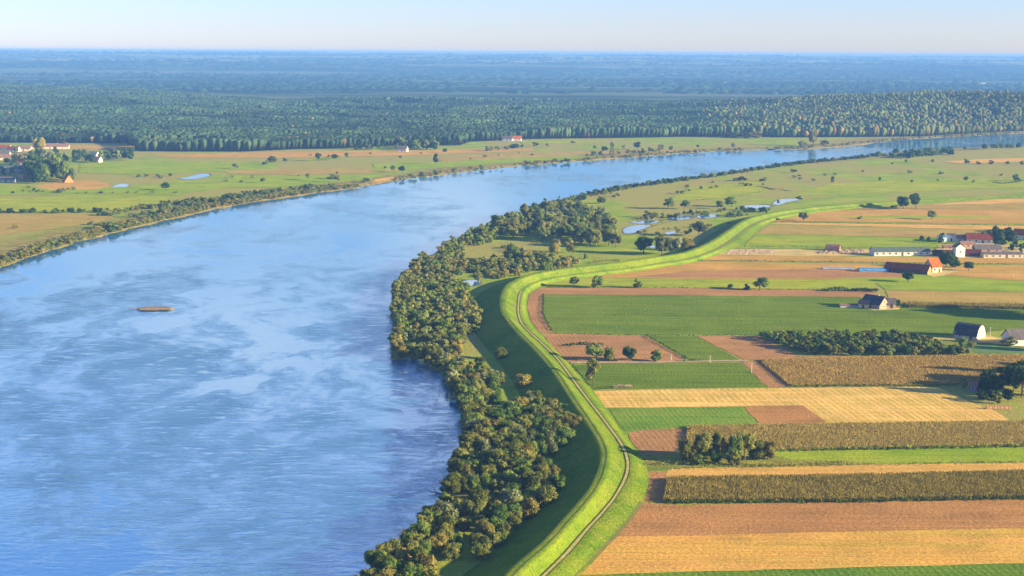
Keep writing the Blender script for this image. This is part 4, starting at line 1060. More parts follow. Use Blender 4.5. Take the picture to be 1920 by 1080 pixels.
group_trees(rpts(1725, 1768, 451, 457, 7, 9, 15), 'beside the blue white sheds', 'trees beside the white sheds', {'dark': 1})
group_trees(rpts(1855, 1900, 452, 462, 12, 18, 30), 'in the dark clump behind the long white shed', 'dark clump behind the long shed', {'dark': 1})
group_trees(rpts(1895, 1925, 464, 474, 5, 10, 16), 'at the right end of the farm row', 'trees at the end of the farm row', {'dark': 1})
group_trees([(1840,436+12,12,12),(1815,448,10,10),(1832,478,8,12),(1826,474,9,10)], 'among the red roofed farm houses', 'trees among the farm houses', {'dark': 1})

# --- clipped weeds, hedges along ditches
M_hedge = C_DARK
def hedge(pts, h, wd, colr, label, seed, dens=3.0, name='hedge', cat='hedge'):
    P = pol(pts); rg = np.random.RandomState(seed); V = []; T = []
    for a, b_ in zip(P[:-1], P[1:]):
        L = np.linalg.norm(b_ - a); n = int(L * dens * max(1, wd)); t = rg.rand(n); q = a + (b_ - a) * t[:, None]
        hh = h * (.45 + .75 * fbm(q[:, 0] / 3, q[:, 1] / 3, seed)); z = hh * rg.rand(n) ** .6
        q = q + rg.normal(size=(n, 2)) * wd * .35
        C = np.c_[q, z]; nn = rg.normal(size=(n, 3)); nn[:, 2] += .6; nn /= np.linalg.norm(nn, axis=1)[:, None]
        a_ = np.cross(nn, rg.normal(size=(n, 3))); a_ /= np.linalg.norm(a_, axis=1)[:, None]; c_ = np.cross(nn, a_); s = (.18 + .22 * rg.rand(n))[:, None] * min(1.5, max(1, h))
        V.append(np.stack([C - a_ * s, C + c_ * s * .6, C + a_ * s, C - c_ * s * .6], 1).reshape(-1, 3)); T.append(np.repeat(rg.uniform(.2, .8, n), 4))
    V = np.vstack(V); V[:, 2] = np.maximum(V[:, 2], .02)
    link(name, mesh_np(name, V, np.arange(len(V)).reshape(-1, 4), np.concatenate(T)), MATS[colr], label=label, cat=cat)
hedge([(1286,489),(1500,492),(1700,495),(1920,497),(2080,498)], 1.1, 1.2, 'dark', 'long dark weedy ditch line behind the orange roofed house', 1)
hedge([(1444,417),(1700,421),(1920,424),(2080,427)], 1.1, 1.4, 'dark', 'long dark weedy ditch line under the tan field', 2)
hedge([(1388,463),(1500,464.5),(1640,465.5)], 1.1, 1.3, 'dark', 'dark weedy ditch line above the pale yard', 3)
hedge([(1013,533),(1030,539.5),(1280,540.5),(1400,543),(1645,546)], .8, .9, 'dark', 'thin dark weed line above the long brown strip', 4)
hedge([(1545,546),(1585,546)], 2.2, 2.4, 'dark', 'dark hedge left piece above the brown strip', 5, 12)
hedge([(1588,546),(1645,547)], 2.0, 2.4, 'dark', 'dark hedge right piece above the brown strip', 6, 12)
hedge([(1019,552),(1018,562),(1017,588),(1022,600),(1034,622)], .9, .9, 'dark', 'dark crop edge curving round the big green field', 7, 6)
hedge([(1030,626),(1215,629.5),(1430,629)], .5, .6, 'dark', 'thin dark weed line below the big green field', 8)
hedge([(1211,630),(1250,652),(1292,676)], 1.0, .8, 'dark', 'dark weed line on the slanting edge of the brown plot', 9, 7)
hedge([(1060,649),(1085,646),(1130,648)], 1.3, 1.8, 'dark', 'cut brush heap across the brown plot', 10, 9, 'brush_row', 'brush')
hedge([(1283,679),(1300,677),(1325,677)], 1.2, 1.2, 'green', 'low green weeds beside the dirt lane', 11, 9)
hedge([(1072,686),(1095,712),(1104,724)], .9, .7, 'dark', 'dark weed line where the green plot meets the dike', 12, 6)
hedge([(1122,729),(1150,728)], 1.0, 1.0, 'dark', 'dark weeds left of the pale log pile', 13, 9)
hedge([(1480,726),(1600,725),(1740,725),(1800,724)], 1.2, .8, 'green', 'green weed edge before the golden maize', 14, 6)
hedge([(1290,852),(1463,847),(1700,843),(1920,839),(2080,836)], 1.3, .9, 'green', 'green front edge of the pale maize', 15, 7)
hedge([(1244,945),(1600,943),(1920,937),(2080,934)], 1.3, .7, 'dark', 'dark green stalk edge at the foot of the brown maize', 16, 6)
hedge([(1255,879),(1500,874),(1920,867)], .5, 2.0, 'olive', 'brown weed belt between the grain strip and the grass', 17, 2)
hedge([(1215,871),(1300,872),(1420,874),(1600,869)], .9, 3.0, 'olive', 'rough brown weeds under the willow clump', 18, 2.2)
hedge([(1575,394),(1590,392),(1640,393),(1690,392)], .5, 1.2, 'dark', 'dark leaf strip standing in for shadow left of the dark pair of trees', 19)  # dark strip laid where the tree pair casts its shadow
hedge([(1862,342),(1880,345),(1905,342),(1920,338)], 1.2, 3, 'dark', 'dark reedy ditch at the far right meadow', 20)
hedge([(1290,372+5),(1380,368),(1470,352)], .5, 2.0, 'dark', 'dark sedge trail over the floodplain', 21, 1)
hedge([(1419,350),(1440,353),(1450,356)], .8, 4, 'dark', 'dark sedge patch in the right meadow', 22, 3)
hedge([(1464,356),(1482,359)], .8, 3, 'dark', 'small dark sedge patch in the right meadow', 23, 3)
hedge([(1110,494),(1130,490),(1165,489)], 1.2, 2.5, 'rust', 'rusty reeds in the damp corner behind the dike', 24, 5)
hedge([(990,452),(1060,470),(1140,478)], .4, 4, 'rust', 'dry grass rim around the lawn', 25, .6)

hedge([(1166,441),(1190,440),(1225,424),(1262,415),(1300,412),(1350,409)], 1.0, 3.5, 'olive', 'olive reed belt along the lower rim of the meadow pools', 26, .8, 'reed_belt', 'reeds')
hedge([(1236,419),(1246,412),(1262,405),(1300,403)], 1.2, 3, 'green', 'green reeds between the two middle meadow pools', 27, 1, 'reed_belt', 'reeds')
hedge([(1390,393),(1430,393),(1452,387),(1480,381),(1500,377)], 1.0, 3, 'olive', 'olive reeds along the lower rim of the upper pool', 28, .9, 'reed_belt', 'reeds')
# --- reeds and snags at the water edge
WOOD = plain('weathered wood', (.12, .10, .08), .9, .3, 3)
def snag(x, y, L, ang, label):
    p = at(x, y, WL); rg = random.Random(int(x)); V = []; Fc = []
    def tube(p0, p1, r0, r1, k=6):
        p0, p1 = Vector(p0), Vector(p1); d = (p1 - p0).normalized(); a = d.orthogonal().normalized(); b_ = d.cross(a); o = len(V)
        for q, rr in ((p0, r0), (p1, r1)):
            for i in range(k): t = 6.283 * i / k; V.append(tuple(q + (a * math.cos(t) + b_ * math.sin(t)) * rr))
        for i in range(k): Fc.append((o + i, o + (i + 1) % k, o + k + (i + 1) % k, o + k + i))
    c, s = math.cos(ang), math.sin(ang)
    tube((0, 0, -.3), (c * L, s * L, .6), .28, .12)
    for k in range(5):
        t = rg.uniform(.3, .95); u = rg.uniform(-1, 1)
        q = (c * L * t, s * L * t, -.3 + .9 * t); tube(q, (q[0] + u * 1.6, q[1] + rg.uniform(-1, 1), q[2] + rg.uniform(.3, 1.6)), .10, .03, 5)
    link('fallen_tree', mesh_np('fallen_tree', np.array(V), np.array(Fc)), WOOD, label=label, cat='driftwood', loc=(p.x, p.y, p.z))
snag(862, 885, 3.4, math.pi * .98, 'small dark fallen trunk poking into the river beside the middle clearing')
snag(838, 926, 5.0, math.pi * .97, 'longer dark fallen trunk with twigs reaching into the river')
snag(742, 594, 4.5, math.pi, 'short dark trunk lying in the water on the river bend')
snag(744, 572, 3.5, math.pi * 1.02, 'dark twig trunk in the water above the river bend')
snag(796, 696, 3.5, math.pi * 1.02, 'small dark trunk in the water at the inlet below the bend')
def bare_tree(x, y, h, label):
    p = at(x, y); rg = random.Random(int(x)); V = []; Fc = []
    def tube(p0, p1, r0, r1, k=5):
        d = (p1 - p0).normalized(); a = d.orthogonal().normalized(); b_ = d.cross(a); o = len(V)
        for q, rr in ((p0, r0), (p1, r1)):
            for i in range(k): t = 6.283 * i / k; V.append(tuple(q + (a * math.cos(t) + b_ * math.sin(t)) * rr))
        for i in range(k): Fc.append((o + i, o + (i + 1) % k, o + k + (i + 1) % k, o + k + i))
    def grow(p0, d, L, r, lv):
        p1 = p0 + d * L; tube(p0, p1, r, r * .6)
        if lv:
            for _ in range(3): grow(p1, (d + Vector((rg.uniform(-.7, .7), rg.uniform(-.7, .7), rg.uniform(-.1, .3)))).normalized(), L * .65, r * .55, lv - 1)
    grow(Vector((0, 0, 0)), Vector((0, 0, 1)), h * .4, .12, 3)
    link('bare_tree', mesh_np('bare_tree', np.array(V), np.array(Fc)), WOOD, label=label, cat='tree', loc=(p.x, p.y, -.2))
bare_tree(752, 1035, 7, 'bare leafless tree above the water at the nearest thicket')
bare_tree(1160, 358, 8, 'bare pale tree on the near bank of the upper river')

# ------------------------------------------------------------------ the forest beyond the river (one far-off wood)
print('forest')
def forest():
    rg = np.random.RandomState(4); sp_ = 5.1
    gx, gy = np.meshgrid(np.arange(-2200, 2400, sp_), np.arange(1600, 4500, sp_ * 1.15))
    gx = gx.ravel() + rg.uniform(-.45, .45, gx.size) * sp_; gy = gy.ravel() + rg.uniform(-.45, .45, gy.size) * sp_
    a = gx / gy; fe = np.interp(a, FE_a, FE_Y) + 14 * (fbm(gx / 30, gy / 30, 9) - .5); ry = np.interp(a, RG_a, RG_Y)
    k = (gy > fe) & (gy < ry + 160) & (abs(a) < .47)
    dens = fbm(gx / 120, gy / 90, 15, 3)
    clear = (dens < .30) & (gy > fe + 60)                     # clearings and rides
    k &= ~clear
    k &= ~((gy > fe + 900) & (rg.rand(gx.size) < .25))
    gx, gy, fe = gx[k], gy[k], fe[k]; n = len(gx); print('forest trees', n)
    decid = sstep(.12, .24, gx / gy) * .9 + .12 + .5 * sstep(.6, .72, fbm(gx / 90, gy / 200, 23)); isd = rg.rand(n) < decid
    stand = fbm(gx / 160, gy / 110, 28, 3); stand = stand + .45 * (sstep(.5, .53, vnoise(gx / 210 + gy / 900, gy / 130, 81)) - .5) + .25 * (sstep(.5, .53, vnoise(gx / 90, gy / 60, 82)) - .5)
    bf = sstep(.09, .26, gx / gy + .08 * (fbm(gx / 150, gy / 150, 64) - .5)); bl = rg.rand(n) < bf
    h = np.where(isd & bl, rg.uniform(9, 16, n), 12.5 * rg.uniform(.96, 1.04, n)) * (.72 + .5 * np.clip(stand, 0, 1)) * (.9 + .25 * vnoise(gx / 22, gy / 22, 90))
    r = np.where(isd & bl, rg.uniform(3.2, 4.9, n), rg.uniform(3.3, 4.1, n))
    z0 = forest_z(gx, gy) - .5
    K = 5
    zr = np.where(isd[:, None], np.array([.34, .56, .82, .95]), np.array([.62, .80, .93, .985])); rr = np.where(isd[:, None], np.array([.6, 1.0, .95, .55]), np.array([.7, 1.0, .95, .68]))
    ang = np.arange(K) * 2 * math.pi / K
    ph = rg.uniform(0, 6.28, n)
    V = np.zeros((n, 4 * K + 2, 3), np.float32)
    for j in range(4):
        for i in range(K):
            q = r * rr[:, j] * rg.uniform(.65, 1.3, n)
            V[:, j * K + i, 0] = gx + q * np.cos(ang[i] + ph); V[:, j * K + i, 1] = gy + q * np.sin(ang[i] + ph)
            V[:, j * K + i, 2] = z0 + h * (zr[:, j] + rg.uniform(-.05, .05, n))
    V[:, 4 * K] = np.stack([gx + rg.uniform(-1, 1, n), gy, z0 + h], 1); V[:, 4 * K + 1] = np.stack([gx, gy, z0], 1)
    q4 = []; q3 = []
    for i in range(K):
        j2 = (i + 1) % K
        for j in range(3): q4.append((j * K + i, j * K + j2, (j + 1) * K + j2, (j + 1) * K + i))
        q3.append((3 * K + i, 3 * K + j2, 4 * K)); q3.append((j2, i, 4 * K + 1))
    m = 4 * K + 2; base = np.arange(n)[:, None, None] * m
    F4 = (base + np.array(q4)[None]).reshape(-1, 4); F3 = (base + np.array(q3)[None]).reshape(-1, 3)
    pine = np.array([.040, .072, .034]); dec = np.where(bl[:, None], np.array([.080, .098, .030]), np.array([.055, .082, .03])); gold = np.array([.22, .15, .045]); red = np.array([.13, .075, .035])
    c = np.where(isd[:, None], dec, pine) * (.92 + .16 * rg.rand(n, 1)) * np.clip(.5 + .95 * stand[:, None], .35, 1.6)
    g = rg.rand(n) < np.where(bl, .06, .004); c[g] = gold * (.5 + .6 * rg.rand(g.sum(), 1))
    g2 = (rg.rand(n) < .02) & (gy < fe + 120); c[g2] = red
    C = np.repeat(c[:, None, :], m, 1); C[:, 4 * K + 1] = (.09, .055, .035)
    C = C * (1 + rg.uniform(-.06, .06, (n, m, 1)))
    me = mesh_np('forest', V.reshape(-1, 3), [F4, F3], np.clip(C.reshape(-1, 3), 0, 1), 'leafcol', True)
    mt, nn_, b = base_mat('distant foliage', 1.0, 0)
    a_ = nn_.nodes.new('ShaderNodeAttribute'); a_.attribute_name = 'leafcol'
    nz = noise(nn_, mapping(nn_, (1, 1, .6)), .8, 3, .7)
    nn_.links.new(mix(nn_, 1.0, a_.outputs['Color'], ramp(nn_, nz, [(.3, (.8,) * 3), (.7, (1.2,) * 3)]), 'MULTIPLY'), b.inputs['Base Color'])
    bump(nn_, b, nz, 1.0, .5)
    link('forest', me, mt, label='far-off pine and mixed forest covering the hills beyond the river', cat='forest', kind='stuff')
forest()
def far_woods():
    rg = np.random.RandomState(14); n = 26000
    Y = 4400 + 11500 * rg.rand(n) ** 1.15; X = rg.uniform(-.5, .5, n) * Y
    cl = fbm(X / 1100, Y / 420, 71, 4); k = (cl > .52 + .06 * (Y > 9600)) | ((cl > .40) & (rg.rand(n) < .10)); X, Y = X[k], Y[k]; n = len(X)
    z = far_z(X, Y) - 5; L_ = rg.uniform(8, 34, n); Dp = rg.uniform(8, 26, n); h = rg.uniform(9, 17, n)
    iv, jf = IV1, IF1; m = len(iv)
    J = 1 + rg.uniform(-.28, .28, (n, m, 1))
    V = iv[None] * J * np.stack([L_, Dp, h], 1)[:, None, :] + np.stack([X, Y, z], 1)[:, None, :]
    Fq = (jf[None] + np.arange(n)[:, None, None] * m).reshape(-1, 3)
    c = np.array([.020, .045, .020]) * (.8 + .6 * rg.rand(n, 1) ** 2); C = np.repeat(c[:, None], m, 1).reshape(-1, 3)
    link('far_woods', mesh_np('far_woods', V.reshape(-1, 3), Fq, C, 'leafcol', True), bpy.data.materials['distant foliage'], label='countless hazy copses and wood edges across the blue plain up to the horizon', cat='forest', kind='stuff')
far_woods()

# ------------------------------------------------------------------ buildings
print('buildings')
def bm_mesh(name, V, Fc): return mesh_np(name, np.array(V, float), [np.array([f for f in Fc if len(f) == k]) for k in sorted({len(f) for f in Fc})])
def boxes(name, lst):
    V = []; Fc = []
    for (x0, x1, y0, y1, z0, z1) in lst:
        o = len(V)
        V += [(x, y, z) for z in (z0, z1) for x, y in ((x0, y0), (x1, y0), (x1, y1), (x0, y1))]
        Fc += [(o, o+3, o+2, o+1), (o+4, o+5, o+6, o+7)] + [(o + i, o + (i+1) % 4, o + 4 + (i+1) % 4, o + 4 + i) for i in range(4)]
    return bm_mesh(name, V, Fc)
def wallm(name, c, var=.12): return plain(name, c, .85, var, 1.5)
W_white = wallm('white plaster', (.56, .54, .50)); W_cream = wallm('cream plaster', (.58, .47, .32)); W_orange = wallm('orange brick and sunlit gable', (.40, .20, .08)); W_wood = wallm('old barn boards', (.20, .13, .09), .3)
W_dark = wallm('dark boards and shaded barn side', (.09, .055, .05), .3); W_grey = wallm('grey plaster', (.42, .42, .44)); W_brick = wallm('brown brick', (.34, .22, .15), .3)
def roofm(name, c, rw=.35):
    m, n, b = base_mat(name, .9, .08)
    wv = n.nodes.new('ShaderNodeTexWave'); wv.bands_direction = 'X'; tc = n.nodes.new('ShaderNodeTexCoord'); n.links.new(tc.outputs['Object'], wv.inputs['Vector'])
    wv.inputs['Scale'].default_value = .314 / rw; wv.inputs['Distortion'].default_value = .4
    fn = noise(n, tc.outputs['Object'], .6, 4, .6)
    cc = mix(n, 1.0, c, ramp(n, fn, [(.3, (.7,) * 3), (.7, (1.25,) * 3)]), 'MULTIPLY'); n.links.new(mix(n, .25, cc, mix(n, 1.0, cc, wv.outputs['Color'], 'MULTIPLY')), b.inputs['Base Color'])
    return m
R_green = roofm('grey green sheet roof', (.10, .14, .115)); R_red = roofm('red tile roof', (.26, .06, .03)); R_orange = roofm('orange tile roof', (.50, .11, .02)); R_maroon = roofm('maroon sheet roof', (.11, .03, .035))
R_dark = roofm('dark slate roof', (.06, .065, .08)); R_grey = roofm('grey brown roof', (.15, .125, .12)); R_pink = roofm('faded pink roof', (.25, .14, .10)); R_blue = roofm('blue sheeting', (.10, .26, .50))
GLASS = plain('dark window glass', (.03, .04, .05), .15, .1, 1, .6); TRIM = plain('white trim', (.75, .73, .68), .7, .05); DOORM = plain('brown door', (.14, .08, .05), .7, .2, 4)
def house(name, px, py, L, Wd, hw, hr, rz, wmat, rmat, label, cat='house', prof='gable', wins=3, chim=1, door=True, z=0.0, gwall=None, over=.35, lean=None, world=None):
    """ridge along local X; foot centre at photo pixel (px,py)"""
    p = world or at(px, py)
    root = link(name, None, label=label, cat=cat, loc=(p[0], p[1], z), rz=R(rz))
    if prof == 'gable': hp = [(1, hw), (0, hw + hr)]
    elif prof == 'gambrel': hp = [(1, hw), (.78, hw + hr * .55), (.42, hw + hr * .88), (0, hw + hr)]
    elif prof == 'flat': hp = [(1, hw), (-1, hw + hr)]
    if prof == 'flat': sec = [(1, 0), (1, hw), (-1, hw + hr), (-1, 0)]
    else: sec = [(1, 0)] + hp + [(-u, v) for u, v in reversed(hp[:-1])] + [(-1, 0)]
    k = len(sec); V = []; Fc = []
    for x in (-L / 2, L / 2):
        for u, v in sec: V.append((x, u * Wd / 2, v))
    Fc = [(i, (i + 1) % k, k + (i + 1) % k, k + i) for i in range(k)] + [tuple(range(k - 1, -1, -1)), tuple(range(k, 2 * k))]
    wl = link('wall', bm_mesh('wall', V, Fc), wmat, parent=root)
    if gwall:
        wl.data.materials.append(gwall)
        for pg in wl.data.polygons:
            if abs(pg.normal.x) > .9: pg.material_index = 1
    # roof slabs following the profile, with overhang
    rp = [(u, v) for u, v in (sec[1:-1])]
    e = over / (Wd / 2)
    d0 = rp[0]; d1 = rp[1]; sl0 = (d1[1] - d0[1]) / (d1[0] - d0[0]); rp[0] = (d0[0] + e * (1 if d0[0] > 0 else -1), d0[1] + sl0 * e)
    q0 = rp[-1]; q1 = rp[-2]; sl1 = (q1[1] - q0[1]) / (q1[0] - q0[0]); rp[-1] = (q0[0] - e, q0[1] - sl1 * e)
    V = []; Fc = []; k = len(rp)
    for x in (-L / 2 - over, L / 2 + over):
        for dz in (.04, .24):
            for u, v in rp: V.append((x, u * Wd / 2, v + dz))
    ix = lambda a, b_, i: (a * 2 + b_) * k + i
    for i in range(k - 1):
        Fc += [(ix(0, 1, i), ix(0, 1, i+1), ix(1, 1, i+1), ix(1, 1, i)), (ix(0, 0, i), ix(1, 0, i), ix(1, 0, i+1), ix(0, 0, i+1))]
        for a in (0, 1): Fc.append((ix(a, 0, i), ix(a, 0, i+1), ix(a, 1, i+1), ix(a, 1, i)))
    for i in (0, k - 1): Fc.append((ix(0, 0, i), ix(0, 1, i), ix(1, 1, i), ix(1, 0, i)))
    rf = link('roof', bm_mesh('roof', V, Fc), rmat, parent=root)
    if chim and prof != 'flat':
        for c_ in range(chim):
            cx = L * (.18 - .36 * c_); link('chimney', boxes('chimney', [(cx - .35, cx + .35, -.35, .35, hw + hr - .6, hw + hr + .9)]), W_brick, parent=rf)
    for s in (-1, 1):
        for i in range(wins):
            cx = -L / 2 + L * (i + .5) / wins; ww = min(.55, L / wins * .3); y = s * Wd / 2
            if door and s == -1 and i == wins // 2:
                link('door', boxes('door', [(cx - .6, cx + .6, y + s * .06 if s < 0 else y, y if s < 0 else y + .06, .02, min(2.2, hw * .85))]), DOORM, parent=root); continue
            a, b_ = (y - .09, y + .0) if s < 0 else (y - .0, y + .09)
            wo_ = link('window', boxes('window', [(cx - ww - .1, cx + ww + .1, a, b_, hw * .36, hw * .80)]), TRIM, parent=root)
            a2, b2 = (y - .13, y - .091) if s < 0 else (y + .091, y + .13)
            link('pane', boxes('pane', [(cx - ww, cx + ww, a2, b2, hw * .40, hw * .76)]), GLASS, parent=wo_)
    if hw > 2.3 and wins:
        for zz in ([hw * .55] + ([hw + hr * .3] if hr > 2.5 else [])):
            wo_ = link('window', boxes('window', [(L / 2, L / 2 + .09, -.6, .6, zz - .6, zz + .6)]), TRIM, parent=root)
            link('pane', boxes('pane', [(L / 2 + .091, L / 2 + .13, -.48, .48, zz - .48, zz + .48)]), GLASS, parent=wo_)
    return root
house('long_barn', 1687, 478, 35, 9, 2.6, 2.2, 6, W_white, R_green, 'long white walled barn under a grey green roof behind the fields', 'barn', wins=9, chim=0)
house('maroon_barn', 1702, 511, 24, 8, 2.4, 2.6, -30, W_dark, R_maroon, 'long maroon roofed barn with an orange sunlit gable end', 'barn', wins=0, chim=0, door=False, gwall=W_orange)  # shaded sides and sunlit gable put into two wall colours
house('farmhouse', 1749, 510, 6.5, 7, 3.4, 4.0, 24, W_cream, R_orange, 'tall house with a bright orange roof beside the maroon barn', 'house', wins=2, chim=0)
house('greenhouse', 1637, 509, 15.5, 5, .9, .9, -2, W_grey, R_blue, 'low bright blue plastic tunnel left of the maroon barn', 'greenhouse', wins=0, chim=0, door=False, prof='gambrel')
house('greenhouse', 1571, 505, 17, 3, .6, .5, -2, W_grey, roofm('pale blue sheeting', (.26, .30, .38)), 'long pale blue plastic tunnel leftmost of the two tunnels', 'greenhouse', wins=0, chim=0, door=False, prof='gambrel')
house('farmhouse', 1640, 577, 10.5, 7.5, 2.4, 3.5, -48, W_brick, R_dark, 'dark steep roofed farmhouse above the big green field', 'house', wins=3, chim=1)
house('shed', 1664, 577, 7, 6, 2.4, 2.2, -10, W_cream, R_grey, 'small pale shed at the right end of the dark roofed farmhouse', 'shed', wins=2, chim=0)
house('shed', 1622, 577, 5, 5, 2.2, 1.5, -35, W_cream, R_pink, 'tiny cream shed at the left end of the dark roofed farmhouse', 'shed', wins=1, chim=0)
house('shed', 1594, 576, 10, 3, 1.1, .5, 0, W_grey, R_pink, 'long low pink roofed lean-to left of the dark roofed farmhouse', 'shed', wins=0, chim=0, door=False)
house('round_barn', 1818, 633, 10, 9.5, 2.2, 3.9, -40, W_cream, R_dark, 'barn with a rounded pale gable end and dark roof past the orchard', 'barn', prof='gambrel', wins=2, chim=0)
house('farmhouse', 1916, 645, 14, 9, 3.0, 3.4, 8, W_white, R_grey, 'white house with a grey brown roof cut by the right edge', 'house', wins=3, chim=1)
house('shed', 1826, 750-18, 2.6, 2.4, 2.0, 1.0, -30, wallm('purple boards', (.20, .12, .32)), R_pink, 'tiny purple shed under the slim green tree', 'shed', wins=1, chim=0, door=False)
house('barn', 1562, 470, 8, 7, 1.4, 2.4, -20, W_brick, R_pink, 'low pink roofed barn on the trampled yard left of the long barn', 'barn', wins=1, chim=0, prof='gambrel')
house('long_shed', 1878, 483, 24, 6, 2.4, .9, 2, W_cream, R_grey, 'long low cream shed with a row of openings at the right edge', 'shed', wins=6, chim=0)
house('white_house', 1797, 482, 4.5, 6, 6.2, 2.0, -78, W_white, R_pink, 'narrow tall white building between the long barn and the long shed', 'building', wins=2, chim=0)
house('shed', 1768, 479, 12, 6, 1.8, 1.5, 0, W_dark, R_maroon, 'dark maroon shed between the long barn and the white building', 'shed', wins=2, chim=0)
house('shed', 1822, 480, 10, 6, 2.0, 2.0, -10, W_dark, R_maroon, 'dark shed with maroon roof right of the narrow white building', 'shed', wins=2, chim=0)
house('farmhouse', 1836, 455, 16, 9, 2.8, 3.2, -15, W_white, R_red, 'white house with broad red roof in the farm row behind', 'house', wins=4, chim=2)
house('farmhouse', 1806, 453, 11, 7, 2.5, 2.2, 5, W_grey, R_pink, 'grey house with faded roof left of the broad red roofed house', 'house', wins=3, chim=1)
house('shed', 1766, 453, 5, 5, 3.4, .6, 0, wallm('pale blue panels', (.55, .66, .78)), R_blue, 'pale blue shed left of the twin white sheds', 'shed', wins=1, chim=0)
house('shed', 1783, 452, 5, 5, 4.2, .7, -12, W_white, R_grey, 'taller white shed beside the pale blue shed', 'shed', wins=1, chim=0)
house('farmhouse', 1916, 449, 10, 8, 3.4, 3.4, -30, W_white, R_red, 'white gabled house with red roof at the far right edge', 'house', wins=2, chim=1)
house('farmhouse', 1850, 472, 16, 7, 2.2, 2.2, 0, W_brick, R_grey, 'low grey roofed farm building behind the long cream shed', 'building', wins=3, chim=0)
house('shed', 1812, 463, 9, 5, 2.0, 1.6, 10, W_brick, R_pink, 'small pink roofed shed above the narrow white building', 'shed', wins=1, chim=0)
house('shed', 1780, 466, 8, 4, 1.2, 1.0, 0, W_brick, R_pink, 'low pink shed above the maroon shed', 'shed', wins=1, chim=0)
# left farm and hamlet
house('farmhouse', 50, 334, 15, 12, 4.5, 4.0, -52, W_orange, R_dark, 'farmhouse with a sunlit orange gable beside the dense farm wood', 'house', wins=3, chim=1)
house('farm_barn', 26, 322, 30, 10, 3.2, 3.0, 0, W_grey, R_green, 'long barn with a green grey roof above the left farmhouse', 'barn', wins=5, chim=0)
house('shed', 14, 341, 16, 8, 2.6, 2.0, 0, W_grey, R_grey, 'low grey shed at the left edge below the long barn', 'shed', wins=3, chim=0)
house('barn', 128, 342, 8, 8, 1.5, 5.5, -60, W_orange, R_orange, 'small steep orange roofed barn at the corner of the farm wood', 'barn', wins=1, chim=0)
for (x, y, L_, rm, lab) in [(5, 281, 22, R_orange, 'orange roofed house leftmost in the upper left hamlet'), (26, 284, 14, R_red, 'small red roofed house second in the upper left hamlet'),
        (46, 283, 16, R_pink, 'pink roofed house third in the upper left hamlet'), (6, 294, 16, R_grey, 'white house below the orange roofed one at the left edge'),
        (40, 309, 16, R_red, 'red roofed house between the dark trees at left'), (18, 300, 50, R_pink, 'very long pink roofed shed in the left hamlet'),
        (176, 294, 10, R_green, 'pale green house among the hamlet trees'), (95, 279, 44, R_pink, 'long pink roofed row at the top of the left hamlet'), (182, 304, 9, R_grey, 'small white house at the edge of the hamlet trees')]:
    house('farmhouse', x, y, L_, 8, 3.0, 3.2, r2.uniform(-20, 10), W_white if rm is not R_pink else W_cream, rm, lab, 'house', wins=3, chim=1)
for (x, y, L_, rm, lab, wm) in [(808, 270, 14, R_red, 'bright red roofed house in the distant village wood', W_white), (826, 268, 16, R_pink, 'white house with pale roof right of the red roofed one', W_white),
        (755, 284, 12, R_grey, 'small white house alone below the village wood', W_white), (952, 264, 14, R_grey, 'white house at the far farm before the pines', W_white), (968, 264, 14, R_orange, 'orange roofed house at the far farm before the pines', W_white),
        (925, 263, 10, R_dark, 'dark roofed house left of the far farm', W_grey), (438, 281, 12, R_orange, 'little orange roofed cottage before the pine edge', W_orange), (861, 267, 9, R_red, 'small reddish house right of the village wood', W_white)]:
    house('farmhouse', x, y, L_, 8, 3.4, 3.4, r2.uniform(-40, 0), wm, rm, lab, 'house', wins=3, chim=1)

# --- small things: hives / log pile, poles, rubble
def crate_row(px, py, n, c1, label):
    p = at(px, py); 
    root = link('beehive_row', None, label=label, cat='hives', loc=(p.x, p.y, 0), rz=0)
    M = [plain('orange box paint', (.50, .24, .09), .7, .1), plain('cream box paint', (.50, .38, .24), .7, .1)]
    for i in range(n):
        x = (i - n / 2) * .95
        h_ = link('hive', boxes('hive', [(x, x + .7, -.35, .35, .15, .95)]), M[i % 2], parent=root)
        link('lid', boxes('lid', [(x - .05, x + .75, -.4, .4, .951, 1.05)]), M[0], parent=h_)
    return root
crate_row(1873, 767, 9, None, 'row of orange and cream hive boxes in front of the dark farmyard wood')
def logs():
    p = at(1167, 726); rg = random.Random(2); V = []; Fc = []
    for i in range(46):
        x = rg.uniform(-3.4, 3.4); y = rg.uniform(-.6, .6); z = .15 + rg.random() * .6; L_ = rg.uniform(.8, 1.6); t = rg.uniform(-.5, .5); r = rg.uniform(.08, .16); o = len(V)
        dx, dy = math.cos(t) * L_ / 2, math.sin(t) * L_ / 2
        for s in (-1, 1):
            for k in range(6):
                a = k * 1.047; V.append((x + s * dx - math.sin(t) * r * math.cos(a), y + s * dy + math.cos(t) * r * math.cos(a), z + r * math.sin(a)))
        Fc += [(o + k, o + (k + 1) % 6, o + 6 + (k + 1) % 6, o + 6 + k) for k in range(6)] + [tuple(range(o + 5, o - 1, -1)), tuple(range(o + 6, o + 12))]
    link('log_pile', bm_mesh('log_pile', V, Fc), plain('cut log', (.34, .24, .15), .9, .3, 5), label='pale heap of cut logs at the edge of the green plot', cat='log pile', loc=(p.x, p.y, 0))
logs()
